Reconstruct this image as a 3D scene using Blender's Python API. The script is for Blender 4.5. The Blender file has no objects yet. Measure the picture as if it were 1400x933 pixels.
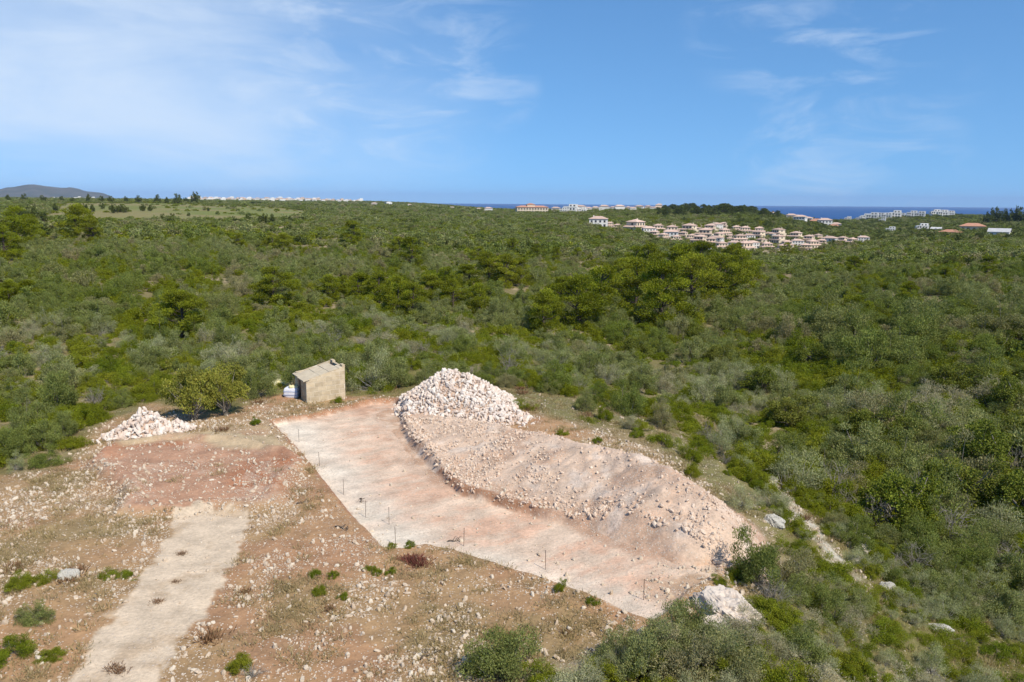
import bpy, math, random
import numpy as np
from mathutils import Vector, Matrix

R = math.radians
sc = bpy.context.scene
C = sc.collection
rng = np.random.default_rng(7)
random.seed(7)

# ------------------------------------------------------------------ camera
W0, H0, FPX = 1400.0, 933.0, 1089.0
PITCH, ROLL = R(9.87), R(0.42)
CAM = np.array([0.0, 0.0, 17.0])
_f = np.array([0, math.cos(PITCH), -math.sin(PITCH)])
_r0 = np.array([1.0, 0, 0]); _u0 = np.array([0, math.sin(PITCH), math.cos(PITCH)])
_r = math.cos(ROLL) * _r0 + math.sin(ROLL) * _u0
_u = -math.sin(ROLL) * _r0 + math.cos(ROLL) * _u0
cam = bpy.data.cameras.new('camera')
cam.sensor_width = 36.0; cam.lens = 36.0 * FPX / W0
cam.clip_start = 0.5; cam.clip_end = 150000
co = bpy.data.objects.new('camera', cam); C.objects.link(co)
co.matrix_world = Matrix(((_r[0], _u[0], -_f[0], CAM[0]), (_r[1], _u[1], -_f[1], CAM[1]),
                          (_r[2], _u[2], -_f[2], CAM[2]), (0, 0, 0, 1)))
sc.camera = co

# ------------------------------------------------------------------ light
SUN_EL = R(50)
sv = np.array([0.64, -0.77]); sv /= np.linalg.norm(sv)
SUN = Vector((sv[0] * math.cos(SUN_EL), sv[1] * math.cos(SUN_EL), math.sin(SUN_EL)))
sl = bpy.data.lights.new('sun', 'SUN'); sl.energy = 4.4; sl.angle = R(0.53); sl.color = (1.0, 0.925, 0.80)
so = bpy.data.objects.new('sun', sl); C.objects.link(so)
so.rotation_euler = (-SUN).to_track_quat('-Z', 'Y').to_euler()
so.location = (60, -30, 80)

def nn(nt, t, **kw):
    n = nt.nodes.new(t)
    for k, v in kw.items(): setattr(n, k, v)
    return n

def setin(nt, sock, v):
    if hasattr(v, 'is_output') or isinstance(v, bpy.types.NodeSocket): nt.links.new(v, sock)
    else: sock.default_value = v

def mth(nt, op, a, b=None, c=None, clamp=False):
    n = nn(nt, 'ShaderNodeMath', operation=op, use_clamp=clamp)
    setin(nt, n.inputs[0], a)
    if b is not None: setin(nt, n.inputs[1], b)
    if c is not None: setin(nt, n.inputs[2], c)
    return n.outputs[0]

def mixc(nt, f, a, b, mode='MIX'):
    n = nn(nt, 'ShaderNodeMix', data_type='RGBA', blend_type=mode)
    setin(nt, n.inputs['Factor'], f); setin(nt, n.inputs[6], a); setin(nt, n.inputs[7], b)
    return n.outputs[2]

def noise(nt, vec, scale, detail=3, rough=0.55, dist=0.0):
    n = nn(nt, 'ShaderNodeTexNoise')
    if vec is not None: nt.links.new(vec, n.inputs['Vector'])
    n.inputs['Scale'].default_value = scale; n.inputs['Detail'].default_value = detail
    n.inputs['Roughness'].default_value = rough; n.inputs['Distortion'].default_value = dist
    return n.outputs['Fac']

def mapr(nt, v, a, b, c=0.0, d=1.0, smooth=True):
    n = nn(nt, 'ShaderNodeMapRange', interpolation_type='SMOOTHSTEP' if smooth else 'LINEAR')
    setin(nt, n.inputs[0], v)
    for i, q in zip((1, 2, 3, 4), (a, b, c, d)): n.inputs[i].default_value = q
    return n.outputs[0]

wd = bpy.data.worlds.new('World'); sc.world = wd; wd.use_nodes = True
nt = wd.node_tree; nt.nodes.clear()
sky = nn(nt, 'ShaderNodeTexSky', sky_type='NISHITA')
sky.sun_disc = False; sky.sun_elevation = SUN_EL
sky.sun_rotation = math.atan2(SUN.x, SUN.y)
sky.altitude = 50; sky.air_density = 1.0; sky.dust_density = 0.3; sky.ozone_density = 3.0
tc = nn(nt, 'ShaderNodeTexCoord'); dirv = tc.outputs['Generated']
sep = nn(nt, 'ShaderNodeSeparateXYZ'); nt.links.new(dirv, sep.inputs[0])
lift = nn(nt, 'ShaderNodeCombineXYZ')
nt.links.new(sep.outputs[0], lift.inputs[0]); nt.links.new(sep.outputs[1], lift.inputs[1])
nt.links.new(mth(nt, 'MULTIPLY_ADD', mth(nt, 'MAXIMUM', sep.outputs[2], 0.0), 0.90, 0.13), lift.inputs[2])
nrm = nn(nt, 'ShaderNodeVectorMath', operation='NORMALIZE'); nt.links.new(lift.outputs[0], nrm.inputs[0]); nt.links.new(nrm.outputs[0], sky.inputs[0])
zc = mth(nt, 'MAXIMUM', sep.outputs[2], 0.015)
# thin cirrus, laid out by compass bearing and elevation
azi = mth(nt, 'ARCTAN2', sep.outputs[0], sep.outputs[1]); ele = mth(nt, 'ARCSINE', sep.outputs[2])
comb = nn(nt, 'ShaderNodeCombineXYZ'); nt.links.new(azi, comb.inputs[0]); nt.links.new(ele, comb.inputs[1])
mp = nn(nt, 'ShaderNodeMapping'); nt.links.new(comb.outputs[0], mp.inputs[0])
mp.inputs['Rotation'].default_value = (0, 0, R(24)); mp.inputs['Scale'].default_value = (2.2, 7.5, 1)
fibre = noise(nt, mp.outputs[0], 1.5, 8, 0.60, 0.5)
mpb = nn(nt, 'ShaderNodeMapping'); nt.links.new(comb.outputs[0], mpb.inputs[0])
mpb.inputs['Rotation'].default_value = (0, 0, R(20)); mpb.inputs['Scale'].default_value = (1.6, 4.0, 1); mpb.inputs['Location'].default_value = (.35, .1, 0)
broad = noise(nt, mpb.outputs[0], 1.5, 5, 0.5, 0.3)
def lobe(u, v, wid):
    d = _f + _r * (u - 700) / FPX + _u * (466.5 - v) / FPX; d = d / np.linalg.norm(d)
    dp = nn(nt, 'ShaderNodeVectorMath', operation='DOT_PRODUCT')
    nt.links.new(dirv, dp.inputs[0]); dp.inputs[1].default_value = tuple(d)
    return mapr(nt, dp.outputs['Value'], math.cos(R(wid)), 1.0)
def smooth_max(*ls):
    o = ls[0]
    for l in ls[1:]: o = mth(nt, 'SUBTRACT', mth(nt, 'ADD', o, l), mth(nt, 'MULTIPLY', o, l))
    return o
veil = smooth_max(lobe(60, 5, 9), lobe(140, 40, 8), lobe(215, 80, 8), lobe(290, 125, 9), mth(nt, 'MULTIPLY', lobe(330, 200, 20), .5), mth(nt, 'MULTIPLY', lobe(60, 230, 22), .5), mth(nt, 'MULTIPLY', lobe(-250, 120, 24), .7))
f1 = mapr(nt, fibre, 0.34, 0.70)
f2 = mapr(nt, broad, 0.32, 0.66)
cl = mth(nt, 'MULTIPLY', veil, mth(nt, 'ADD', mth(nt, 'MULTIPLY_ADD', f1, 0.30, 0.12), mth(nt, 'MULTIPLY', f2, 0.38)))
wisp = smooth_max(lobe(1190, 65, 4.5), lobe(1050, 25, 6), lobe(695, 124, 2.6), lobe(590, 105, 8), lobe(500, 40, 12), lobe(1150, 190, 9))
mp2 = nn(nt, 'ShaderNodeMapping'); nt.links.new(comb.outputs[0], mp2.inputs[0])
mp2.inputs['Rotation'].default_value = (0, 0, R(-27)); mp2.inputs['Scale'].default_value = (5, 16, 1)
f3 = mapr(nt, noise(nt, mp2.outputs[0], 1.6, 7, 0.6, 0.7), 0.44, 0.74)
cl = mth(nt, 'ADD', cl, mth(nt, 'MULTIPLY', mth(nt, 'MULTIPLY', wisp, f3), 0.34), clamp=True)
skyb = mixc(nt, 1.0, sky.outputs[0], (.65, .97, 1.17, 1), 'MULTIPLY')
skyc = mixc(nt, cl, skyb, (5.6, 6.4, 7.4, 1))
bg = nn(nt, 'ShaderNodeBackground'); nt.links.new(skyc, bg.inputs[0]); bg.inputs[1].default_value = 0.115
wo = nn(nt, 'ShaderNodeOutputWorld'); nt.links.new(bg.outputs[0], wo.inputs[0])

vs = sc.view_settings
vs.view_transform = 'Standard'; vs.look = 'None'; vs.exposure = 0.28; vs.gamma = 1.0; vs.use_curve_mapping = False
sc.cycles.max_bounces = 5; sc.cycles.diffuse_bounces = 2; sc.cycles.glossy_bounces = 2
sc.cycles.transmission_bounces = 2; sc.cycles.volume_bounces = 0; sc.cycles.transparent_max_bounces = 4
sc.cycles.use_denoising = True
sc.cycles.use_adaptive_sampling = True; sc.cycles.adaptive_threshold = 0.015

# ------------------------------------------------------------------ numpy helpers
def _hash(ix, iy, seed):
    h = (ix.astype(np.int64) * 374761393 + iy.astype(np.int64) * 668265263 + seed * 982451653) & 0x7fffffff
    h = ((h ^ (h >> 13)) * 1274126177) & 0x7fffffff
    return ((h ^ (h >> 16)) & 0xffff) / 65535.0

def vnoise(x, y, seed=0):
    x = np.asarray(x, float); y = np.asarray(y, float)
    ix = np.floor(x); iy = np.floor(y); fx = x - ix; fy = y - iy
    fx = fx * fx * (3 - 2 * fx); fy = fy * fy * (3 - 2 * fy)
    a = _hash(ix, iy, seed); b = _hash(ix + 1, iy, seed); c = _hash(ix, iy + 1, seed); d = _hash(ix + 1, iy + 1, seed)
    return (a * (1 - fx) + b * fx) * (1 - fy) + (c * (1 - fx) + d * fx) * fy

def fbm(x, y, scale, octs=4, seed=0, gain=0.5):
    x = np.asarray(x, float) / scale; y = np.asarray(y, float) / scale
    s = 0; a = 1; t = 0
    for o in range(octs):
        s = s + a * vnoise(x * 2 ** o + 17.3 * o, y * 2 ** o - 9.1 * o, seed + o); t += a; a *= gain
    return s / t

def sstep(v, a, b):
    t = np.clip((np.asarray(v, float) - a) / (b - a), 0, 1); return t * t * (3 - 2 * t)

def pixdir(u, v):
    return _f + _r * (u - 700) / FPX + _u * (466.5 - v) / FPX

def P(u, v, z=0.0):
    d = pixdir(u, v); t = (z - CAM[2]) / d[2]
    p = CAM + d * t; return np.array([p[0], p[1]])

def poly(pts, z=0.0): return np.array([P(u, v, z) for u, v in pts])

def sdist(x, y, pg, closed=True):
    """distance to polygon edges, negative inside"""
    x = np.asarray(x, float); y = np.asarray(y, float)
    best = np.full(x.shape, 1e18); inside = np.zeros(x.shape, bool)
    n = len(pg)
    for i in range(n if closed else n - 1):
        ax, ay = pg[i]; bx, by = pg[(i + 1) % n]
        dx, dy = bx - ax, by - ay
        t = np.clip(((x - ax) * dx + (y - ay) * dy) / (dx * dx + dy * dy + 1e-12), 0, 1)
        best = np.minimum(best, (x - ax - t * dx) ** 2 + (y - ay - t * dy) ** 2)
        if closed:
            cond = ((ay > y) != (by > y))
            with np.errstate(divide='ignore', invalid='ignore'):
                xi = ax + (y - ay) * dx / (dy if dy != 0 else 1e-12)
            inside ^= cond & (x < xi)
    d = np.sqrt(best)
    return np.where(inside, -d, d) if closed else d

# ------------------------------------------------------------------ terrain
RR = np.array([8, 15, 25, 35, 50, 70, 100, 150, 230, 350, 550, 800, 1200, 1800, 2700, 4500, 8000], float)
AZ = np.array([-60, -40, -30, -22, -14, -6, 0, 6, 12, 17, 22, 28, 34, 42, 60], float)
ZT = np.array([
 #-60  -40  -30  -22  -14   -6    0    6    12    17    22    28    34    42   60
 [0,    0,   0,   0,   0,   0,   0,   0,   0,    0,    0,  -.2,  -.4,  -.6,  -1],
 [0,    0,   0,   0,   0,   0,   0,   0,   0,    0,  -.1,  -.4,  -.8, -1.5,  -2],
 [0,    0,   0,   0,   0,   0,   0,   0,   0,  -.1,  -.5, -1.4, -2.6, -3.5,  -5],
 [0,    0,   0,   0,   0,   0,   0,   0,   0,  -.2, -1.3,   -3, -4.6, -5.8,  -7],
 [-.5, -.3,  0,   0,   0,   0,   0,   0, -.2, -1.4, -3.2, -5.2, -6.6, -7.4,  -8],
 [-.5, -.4, -.2,  0,   0,   0,   0, -.6, -2.2,-4.2, -5.8,   -7, -7.8,   -8,  -8],
 [0,    0,   0, -.2, -.5,  -1,-2.2,-4.4,   -6,  -7, -7.5,   -8,   -8, -7.6,  -7],
 [1,    1,  .5,  -1,  -2,  -3,  -5,  -7,   -8,-8.5, -7.5, -6.5,   -6,   -5,  -4],
 [2,    2,   1,   0,  -2,  -4,-5.5,  -7, -8.5,  -9,   -7,   -5,   -4,   -3,  -2],
 [3,    3,   2,   1,  -1,  -4,  -6,  -7,   -9, -11,   -9,   -5,   -3,   -2,   0],
 [4,    4, 2.5,   1,  -1,  -4,  -6,  -8,  -14, -18,  -15,   -9,   -6,   -4,  -2],
 [6,    6,   5,   4,   0,  -4,  -6,  -7,  -11, -12,  -16,  -12,   -9,   -7,  -5],
 [9,   10,  10,   9,   4,  -1,  -4,  -3,    0,   0,  -17,  -14,   -7,   -5,  -4],
 [12,  12,  12,  12,   8,   3,   -2,   0,    2,   -6,   -19,   -13,   -8,   -6,  -8],
 [12,  12,  12,  10,   9,   3, -12, -30,  -45, -55,  -34,  -13,  -26,  -35, -40],
 [10,  12,  12,  12,  13,   0, -40, -70,  -70, -70,  -70,  -70,  -70,  -70, -70],
 [-70]*15], float)

def _cr(T, i, t, axis):
    n = T.shape[axis]
    g = lambda k: np.clip(i + k, 0, n - 1)
    t2 = t * t; t3 = t2 * t
    w = (-.5 * t3 + t2 - .5 * t, 1.5 * t3 - 2.5 * t2 + 1, -1.5 * t3 + 2 * t2 + .5 * t, .5 * t3 - .5 * t2)
    return [(g(k - 1), w[k]) for k in range(4)]

def base_z(x, y):
    r = np.clip(np.hypot(x, y), 8, 8000); a = np.clip(np.degrees(np.arctan2(x, y)), -60, 60)
    lr = np.log(r); LR = np.log(RR)
    i = np.clip(np.searchsorted(LR, lr, side='right') - 1, 0, len(LR) - 2); t = (lr - LR[i]) / (LR[i + 1] - LR[i])
    j = np.clip(np.searchsorted(AZ, a, side='right') - 1, 0, len(AZ) - 2); s = (a - AZ[j]) / (AZ[j + 1] - AZ[j])
    ri = _cr(ZT, i, t, 0); ci = _cr(ZT, j, s, 1)
    z = 0
    for gi, wi in ri:
        for gj, wj in ci: z = z + wi * wj * ZT[gi, gj]
    return z

PAD = poly([(370, 577), (440, 564), (500, 549), (540, 546), (556, 556), (552, 578), (560, 596), (578, 614), (605, 640), (632, 664),
            (700, 684), (790, 708), (860, 724), (930, 748), (985, 768), (978, 792), (945, 806), (915, 838), (890, 853), (830, 827),
            (760, 798), (690, 775), (650, 762), (620, 751), (580, 744), (548, 748), (525, 748), (490, 715), (440, 655), (405, 612)])
RED = poly([(120, 640), (150, 612), (240, 600), (330, 606), (400, 622), (420, 640), (400, 665), (380, 695), (345, 703), (280, 700), (230, 706), (160, 708), (165, 670), (140, 655)])
EDGE = poly([(556, 580), (578, 612), (605, 638), (634, 660), (700, 680), (790, 704), (860, 720), (930, 744), (990, 766)])
SAND = poly([(135, 618), (170, 600), (262, 592), (320, 586), (372, 584), (392, 605), (400, 622), (330, 622), (240, 610), (180, 618)])
TRACK = poly([(88, 945), (130, 880), (185, 800), (232, 722), (240, 702), (342, 697), (335, 725), (310, 780), (275, 840), (235, 900), (212, 945)])
CLEAR = poly([(-200, 668), (0, 650), (60, 645), (105, 632), (125, 600), (150, 575), (205, 552), (262, 566), (330, 566), (352, 545), (392, 540),
              (480, 545), (545, 544), (590, 530), (660, 535), (725, 560), (760, 575), (860, 600), (905, 612), (960, 648), (1012, 700), (1040, 745), (1015, 800),
              (985, 815), (940, 850), (880, 868), (760, 890), (640, 945), (560, 1100), (-300, 1100)])
SEMI = poly([(690, 535), (770, 538), (850, 557), (920, 573), (985, 602), (1030, 638), (1068, 700), (1080, 760), (1040, 800), (1000, 700), (900, 610), (740, 590)])
ROCKY = poly([(1036, 626), (1062, 628), (1094, 652), (1124, 688), (1150, 715), (1180, 745), (1172, 758), (1135, 728), (1102, 702), (1076, 682), (1050, 655)], -1.6)
FIELD = np.array([[math.sin(R(a)) * r, math.cos(R(a)) * r] for a, r in
                  [(-31, 640), (-26, 600), (-22, 640), (-18, 690), (-14.4, 760), (-14.0, 1100), (-17, 1350), (-22, 1450), (-29, 1400)]])
DRYP = np.array([[math.sin(R(a)) * r, math.cos(R(a)) * r] for a, r in [(-18.5, 490), (-15.5, 500), (-15.0, 560), (-18.3, 560)]])

VILLG = np.array([[math.sin(R(a)) * r, math.cos(R(a)) * r] for a, r in [(5, 860), (9, 760), (13, 640), (17, 560), (20, 600), (23, 660), (25, 720), (22.5, 900), (17, 860), (12, 980), (6, 980)]])
def pad_depth(x, y):
    return 0.52 - 0.47 * sstep(x, 1.0, 8.5) - 0.2 * sstep(y, 50, 60)

def ground(x, y):
    x = np.asarray(x, float); y = np.asarray(y, float)
    r = np.hypot(x, y)
    z = base_z(x, y)
    far = sstep(r, 60, 200)
    z = z + far * (fbm(x, y, 45, 3, 11) - 0.5) * 3.0
    near = r < 130
    if near.any():
        xn, yn = x[near], y[near]
        dpad = sdist(xn, yn, PAD)
        inpad = sstep(-dpad, -0.10, 0.32)
        zz = (fbm(xn, yn, 3.0, 4, 3) - 0.5) * 0.34 * (1 - inpad) + (fbm(xn, yn, 0.5, 3, 5) - 0.5) * 0.10 * (1 - 0.75 * inpad)
        rough = 1 + 1.6 * sstep(sdist(xn, yn, CLEAR), 0, 4)
        zz = zz * rough
        dtr = sdist(xn, yn, TRACK); intr = sstep(-dtr, -0.3, 0.6)
        zz = zz * (1 - 0.6 * intr)
        ragged = (fbm(xn, yn, 0.9, 3, 21) - 0.5) * 0.5
        zz = zz - pad_depth(xn, yn) * sstep(-(dpad + ragged * 0.6), -0.05, 0.38)
        zz = zz + 0.18 * sstep(-dpad, -0.9, -0.1) * (1 - sstep(-dpad, -0.1, 0.2)) * fbm(xn, yn, 1.2, 2, 31)
        dred = sdist(xn, yn, RED)
        zz = zz + 0.42 * sstep(-(dred + ragged), -0.4, 0.9) * sstep(yn, 38, 46) * (1 - 0.3 * sstep(yn, 50, 56)) + 0.35 * sstep(-(dred + ragged), -0.5, 0.6) * (1 - sstep(-(dred + ragged), 0.5, 1.4)) * (1 - sstep(xn, -16, -11))
        z = z.copy(); z[near] = z[near] + zz
    return z

def g1(x, y): return float(ground(np.array([x]), np.array([y]))[0])

def hit(u, v, rmax=6000, r0=20):
    d = pixdir(u, v); hd = np.hypot(d[0], d[1])
    r = np.geomspace(r0, rmax, 1600); t = r / hd
    x, y, z = CAM[0] + d[0] * t, CAM[1] + d[1] * t, CAM[2] + d[2] * t
    g = ground(x, y); k = np.nonzero(z <= g)[0]
    if len(k) == 0: k = [int(np.argmin(np.abs(z - g) / r))]
    k = k[0]
    return float(x[k]), float(y[k]), float(g[k]), float(np.linalg.norm(d) * t[k])

# spoil bank: crest polyline (pixel, height, front width)
CREST = [(556, 560, .2, 2.5), (600, 571, .55, 4.0), (660, 580, .95, 6.6), (740, 594, 1.5, 7.0), (810, 607, 2.0, 6.2), (880, 626, 2.3, 5.4), (935, 655, 2.3, 4.8),
         (985, 695, 1.7, 4.0), (1015, 722, 1.05, 3.0), (1026, 742, .5, 2.0)]
CP = np.array([P(u, v, h) for u, v, h, w in CREST]); CH = np.array([c[2] for c in CREST]); CW = np.array([c[3] for c in CREST])

def berm(x, y):
    x = np.asarray(x, float); y = np.asarray(y, float)
    best = np.full(x.shape, 1e9); H = np.zeros(x.shape); Wd = np.ones(x.shape)
    for i in range(len(CP) - 1):
        ax, ay = CP[i]; dx, dy = CP[i + 1] - CP[i]
        t = np.clip(((x - ax) * dx + (y - ay) * dy) / (dx * dx + dy * dy), 0, 1)
        qx, qy = x - ax - t * dx, y - ay - t * dy
        d = np.hypot(qx, qy)
        side = dx * qy - dy * qx          # >0 behind the crest
        w = np.where(side > 0, 1.7 * (CH[i] + t * (CH[i + 1] - CH[i])) + 0.4, CW[i] + t * (CW[i + 1] - CW[i]))
        m = d < best
        best = np.where(m, d, best); H = np.where(m, CH[i] + t * (CH[i + 1] - CH[i]), H); Wd = np.where(m, w, Wd)
    wob = 1 + 0.16 * (fbm(x, y, 2.2, 3, 41) - 0.5)
    q = np.clip(best / (Wd * wob), 0, 1.3)
    prof = np.where(q < .12, 1 - 2.2 * q * q / .24 * .5, 1 - .066 - (q - .12) * (0.934 / .88))
    h = H * prof * (1 + 0.20 * (fbm(x, y, 1.5, 3, 43) - 0.5)) + 0.20 * (fbm(x, y, .5, 4, 44, .6) - .5) * sstep(1 - q, 0, .25)
    # gullies running down the face
    return np.where(q < 1.0, h, -0.25 * (q - 1) / .3 - 0.02)

def top(x, y):
    return ground(x, y) + np.maximum(berm(x, y), 0)

# ------------------------------------------------------------------ mesh helpers
def mesh_np(name, V, F, mats, attrs=None, midx=None, smooth=True):
    V = np.asarray(V, np.float32); F = np.asarray(F, np.int32)
    me = bpy.data.meshes.new(name)
    me.vertices.add(len(V)); me.vertices.foreach_set('co', V.ravel())
    k = F.shape[1]
    me.loops.add(F.size); me.loops.foreach_set('vertex_index', F.ravel())
    me.polygons.add(len(F)); me.polygons.foreach_set('loop_start', np.arange(0, F.size, k, dtype=np.int32))
    if midx is not None: me.polygons.foreach_set('material_index', np.asarray(midx, np.int32))
    me.polygons.foreach_set('use_smooth', np.full(len(F), smooth, bool))
    for m in (mats if isinstance(mats, (list, tuple)) else [mats]): me.materials.append(m)
    for an, val in (attrs or {}).items():
        val = np.asarray(val, np.float32)
        if val.ndim == 1:
            a = me.attributes.new(an, 'FLOAT', 'POINT'); a.data.foreach_set('value', val)
        else:
            if val.shape[1] == 3: val = np.concatenate([val, np.ones((len(val), 1), np.float32)], 1)
            a = me.attributes.new(an, 'FLOAT_COLOR', 'POINT'); a.data.foreach_set('color', val.ravel())
    me.update(calc_edges=True)
    return me

def add(name, me, parent=None, loc=None, rot=None, scl=None):
    o = bpy.data.objects.new(name, me); C.objects.link(o)
    if parent is not None: o.parent = parent
    if loc is not None: o.location = loc
    if rot is not None: o.rotation_euler = rot if hasattr(rot, '__len__') else (0, 0, rot)
    if scl is not None: o.scale = scl if hasattr(scl, '__len__') else (scl,) * 3
    return o

def tag(o, label=None, cat=None, group=None, kind=None):
    if label: o['label'] = label
    if cat: o['category'] = cat
    if group: o['group'] = group
    if kind: o['kind'] = kind
    return o

class MB:
    """collects quads for one small mesh"""
    def __init__(s): s.v = []; s.f = []
    def hexa(s, p):                     # 8 corners: bottom 4 (ccw), top 4
        b = len(s.v); s.v += [tuple(q) for q in p]
        s.f += [(b + 3, b + 2, b + 1, b), (b + 4, b + 5, b + 6, b + 7)]
        for i in range(4): j = (i + 1) % 4; s.f.append((b + i, b + j, b + 4 + j, b + 4 + i))
    def box(s, x0, x1, y0, y1, z0, z1):
        s.hexa([(x0, y0, z0), (x1, y0, z0), (x1, y1, z0), (x0, y1, z0), (x0, y0, z1), (x1, y0, z1), (x1, y1, z1), (x0, y1, z1)])
    def tube(s, pts, rad, n=5):
        pts = [np.array(p, float) for p in pts]; b0 = len(s.v)
        for i, p in enumerate(pts):
            d = pts[min(i + 1, len(pts) - 1)] - pts[max(i - 1, 0)]; d = d / (np.linalg.norm(d) + 1e-9)
            a = np.cross(d, [0.3, 0.9, 0.2]); a /= np.linalg.norm(a) + 1e-9; c = np.cross(d, a)
            for k in range(n):
                t = 2 * math.pi * k / n; s.v.append(tuple(p + rad[i] * (a * math.cos(t) + c * math.sin(t))))
        for i in range(len(pts) - 1):
            for k in range(n):
                s.f.append((b0 + i * n + k, b0 + i * n + (k + 1) % n, b0 + (i + 1) * n + (k + 1) % n, b0 + (i + 1) * n + k))
    def mesh(s, name, mat, smooth=False):
        me = bpy.data.meshes.new(name); me.from_pydata(s.v, [], s.f); me.materials.append(mat)
        if smooth:
            me.polygons.foreach_set('use_smooth', [True] * len(me.polygons))
        me.update(); return me

# ------------------------------------------------------------------ materials
def new_mat(name):
    m = bpy.data.materials.new(name); m.use_nodes = True
    nt = m.node_tree; nt.nodes.clear()
    out = nn(nt, 'ShaderNodeOutputMaterial'); b = nn(nt, 'ShaderNodeBsdfPrincipled')
    nt.links.new(b.outputs[0], out.inputs[0]); b.inputs['Roughness'].default_value = 0.9
    b.inputs['Specular IOR Level'].default_value = 0.15
    return m, nt, b, out

def bump(nt, b, h, dist, strength=1.0):
    n = nn(nt, 'ShaderNodeBump'); n.inputs['Distance'].default_value = dist; n.inputs['Strength'].default_value = strength
    nt.links.new(h, n.inputs['Height']); nt.links.new(n.outputs[0], b.inputs['Normal'])

def mat_ground():
    m, nt, b, out = new_mat('earth')
    at = nn(nt, 'ShaderNodeAttribute', attribute_name='tint'); st = nn(nt, 'ShaderNodeAttribute', attribute_name='stony')
    geo = nn(nt, 'ShaderNodeNewGeometry'); pos = geo.outputs['Position']
    n1 = noise(nt, pos, 0.8, 6, 0.62); n2 = noise(nt, pos, 6.0, 4, 0.65)
    v = mth(nt, 'ADD', mapr(nt, n1, 0.25, 0.75, 0.72, 1.22, False), mapr(nt, n2, 0.2, 0.8, -0.22, 0.22, False))
    col = mixc(nt, 1.0, at.outputs['Color'], v, 'MULTIPLY')
    vo = nn(nt, 'ShaderNodeTexVoronoi', feature='F1'); nt.links.new(pos, vo.inputs['Vector']); vo.inputs['Scale'].default_value = 9.0
    vo.inputs['Randomness'].default_value = 1.0
    sepc = nn(nt, 'ShaderNodeSeparateColor'); nt.links.new(vo.outputs['Color'], sepc.inputs[0])
    peb = mth(nt, 'MULTIPLY', mth(nt, 'LESS_THAN', vo.outputs['Distance'], 0.36), mth(nt, 'LESS_THAN', sepc.outputs[0], st.outputs['Fac']))
    pc = mixc(nt, sepc.outputs[1], (0.62, 0.53, 0.43, 1), (0.44, 0.33, 0.24, 1))
    col = mixc(nt, peb, col, pc)
    nt.links.new(col, b.inputs['Base Color'])
    hgt = mth(nt, 'ADD', mth(nt, 'ADD', n2, mth(nt, 'MULTIPLY', noise(nt, pos, 22, 3, .6), 0.4)), mth(nt, 'MULTIPLY', peb, 0.7))
    bump(nt, b, hgt, 0.06, 0.8)
    return m

def mat_stone(name, c0, c1, c2, scale=3.0):
    m, nt, b, out = new_mat(name)
    oi = nn(nt, 'ShaderNodeObjectInfo'); geo = nn(nt, 'ShaderNodeNewGeometry')
    n1 = noise(nt, geo.outputs['Position'], scale, 5, 0.6)
    c = mixc(nt, oi.outputs['Random'], c0, c1)
    c = mixc(nt, mapr(nt, n1, 0.45, 0.75), c, c2)
    nt.links.new(c, b.inputs['Base Color'])
    bump(nt, b, noise(nt, geo.outputs['Position'], 14, 4, .65), 0.03, 0.7)
    return m

def mat_leaf(name, c0, c1, c2, trans=0.28, patch=0.02, dry=None):
    m, nt, b, out = new_mat(name)
    b.inputs['Roughness'].default_value = 0.75; b.inputs['Specular IOR Level'].default_value = 0.12
    oi = nn(nt, 'ShaderNodeObjectInfo'); at = nn(nt, 'ShaderNodeAttribute', attribute_name='tint')
    c = mixc(nt, oi.outputs['Random'], c0, c1)
    pn = noise(nt, oi.outputs['Location'], patch, 3, 0.6)
    c = mixc(nt, mapr(nt, pn, 0.42, 0.66), c, c2)
    if dry is not None:
        r2 = mth(nt, 'FRACT', mth(nt, 'MULTIPLY', oi.outputs['Random'], 7.31))
        c = mixc(nt, mapr(nt, r2, 0.72, 1.0, 0, 0.8), c, dry)
    c = mixc(nt, 1.0, c, at.outputs['Color'], 'MULTIPLY')
    nt.links.new(c, b.inputs['Base Color'])
    tr = nn(nt, 'ShaderNodeBsdfTranslucent'); nt.links.new(mixc(nt, 1.0, c, (1.15, 1.2, 0.6, 1), 'MULTIPLY'), tr.inputs[0])
    ms = nn(nt, 'ShaderNodeMixShader'); ms.inputs[0].default_value = trans
    nt.links.new(b.outputs[0], ms.inputs[1]); nt.links.new(tr.outputs[0], ms.inputs[2]); nt.links.new(ms.outputs[0], out.inputs[0])
    return m

def mat_plain(name, c0, c1=None, scale=2.0, rough=0.85, bd=0.0, rand=0.0):
    m, nt, b, out = new_mat(name); b.inputs['Roughness'].default_value = rough
    geo = nn(nt, 'ShaderNodeNewGeometry')
    n1 = noise(nt, geo.outputs['Position'], scale, 5, 0.6)
    c = mixc(nt, mapr(nt, n1, 0.3, 0.7), c0, c1 or tuple(q * .75 for q in c0[:3]) + (1,))
    if rand:
        oi = nn(nt, 'ShaderNodeObjectInfo')
        c = mixc(nt, 1.0, c, mapr(nt, oi.outputs['Random'], 0, 1, 1 - rand, 1 + rand, False), 'MULTIPLY')
    nt.links.new(c, b.inputs['Base Color'])
    if bd: bump(nt, b, n1, bd)
    return m

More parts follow.
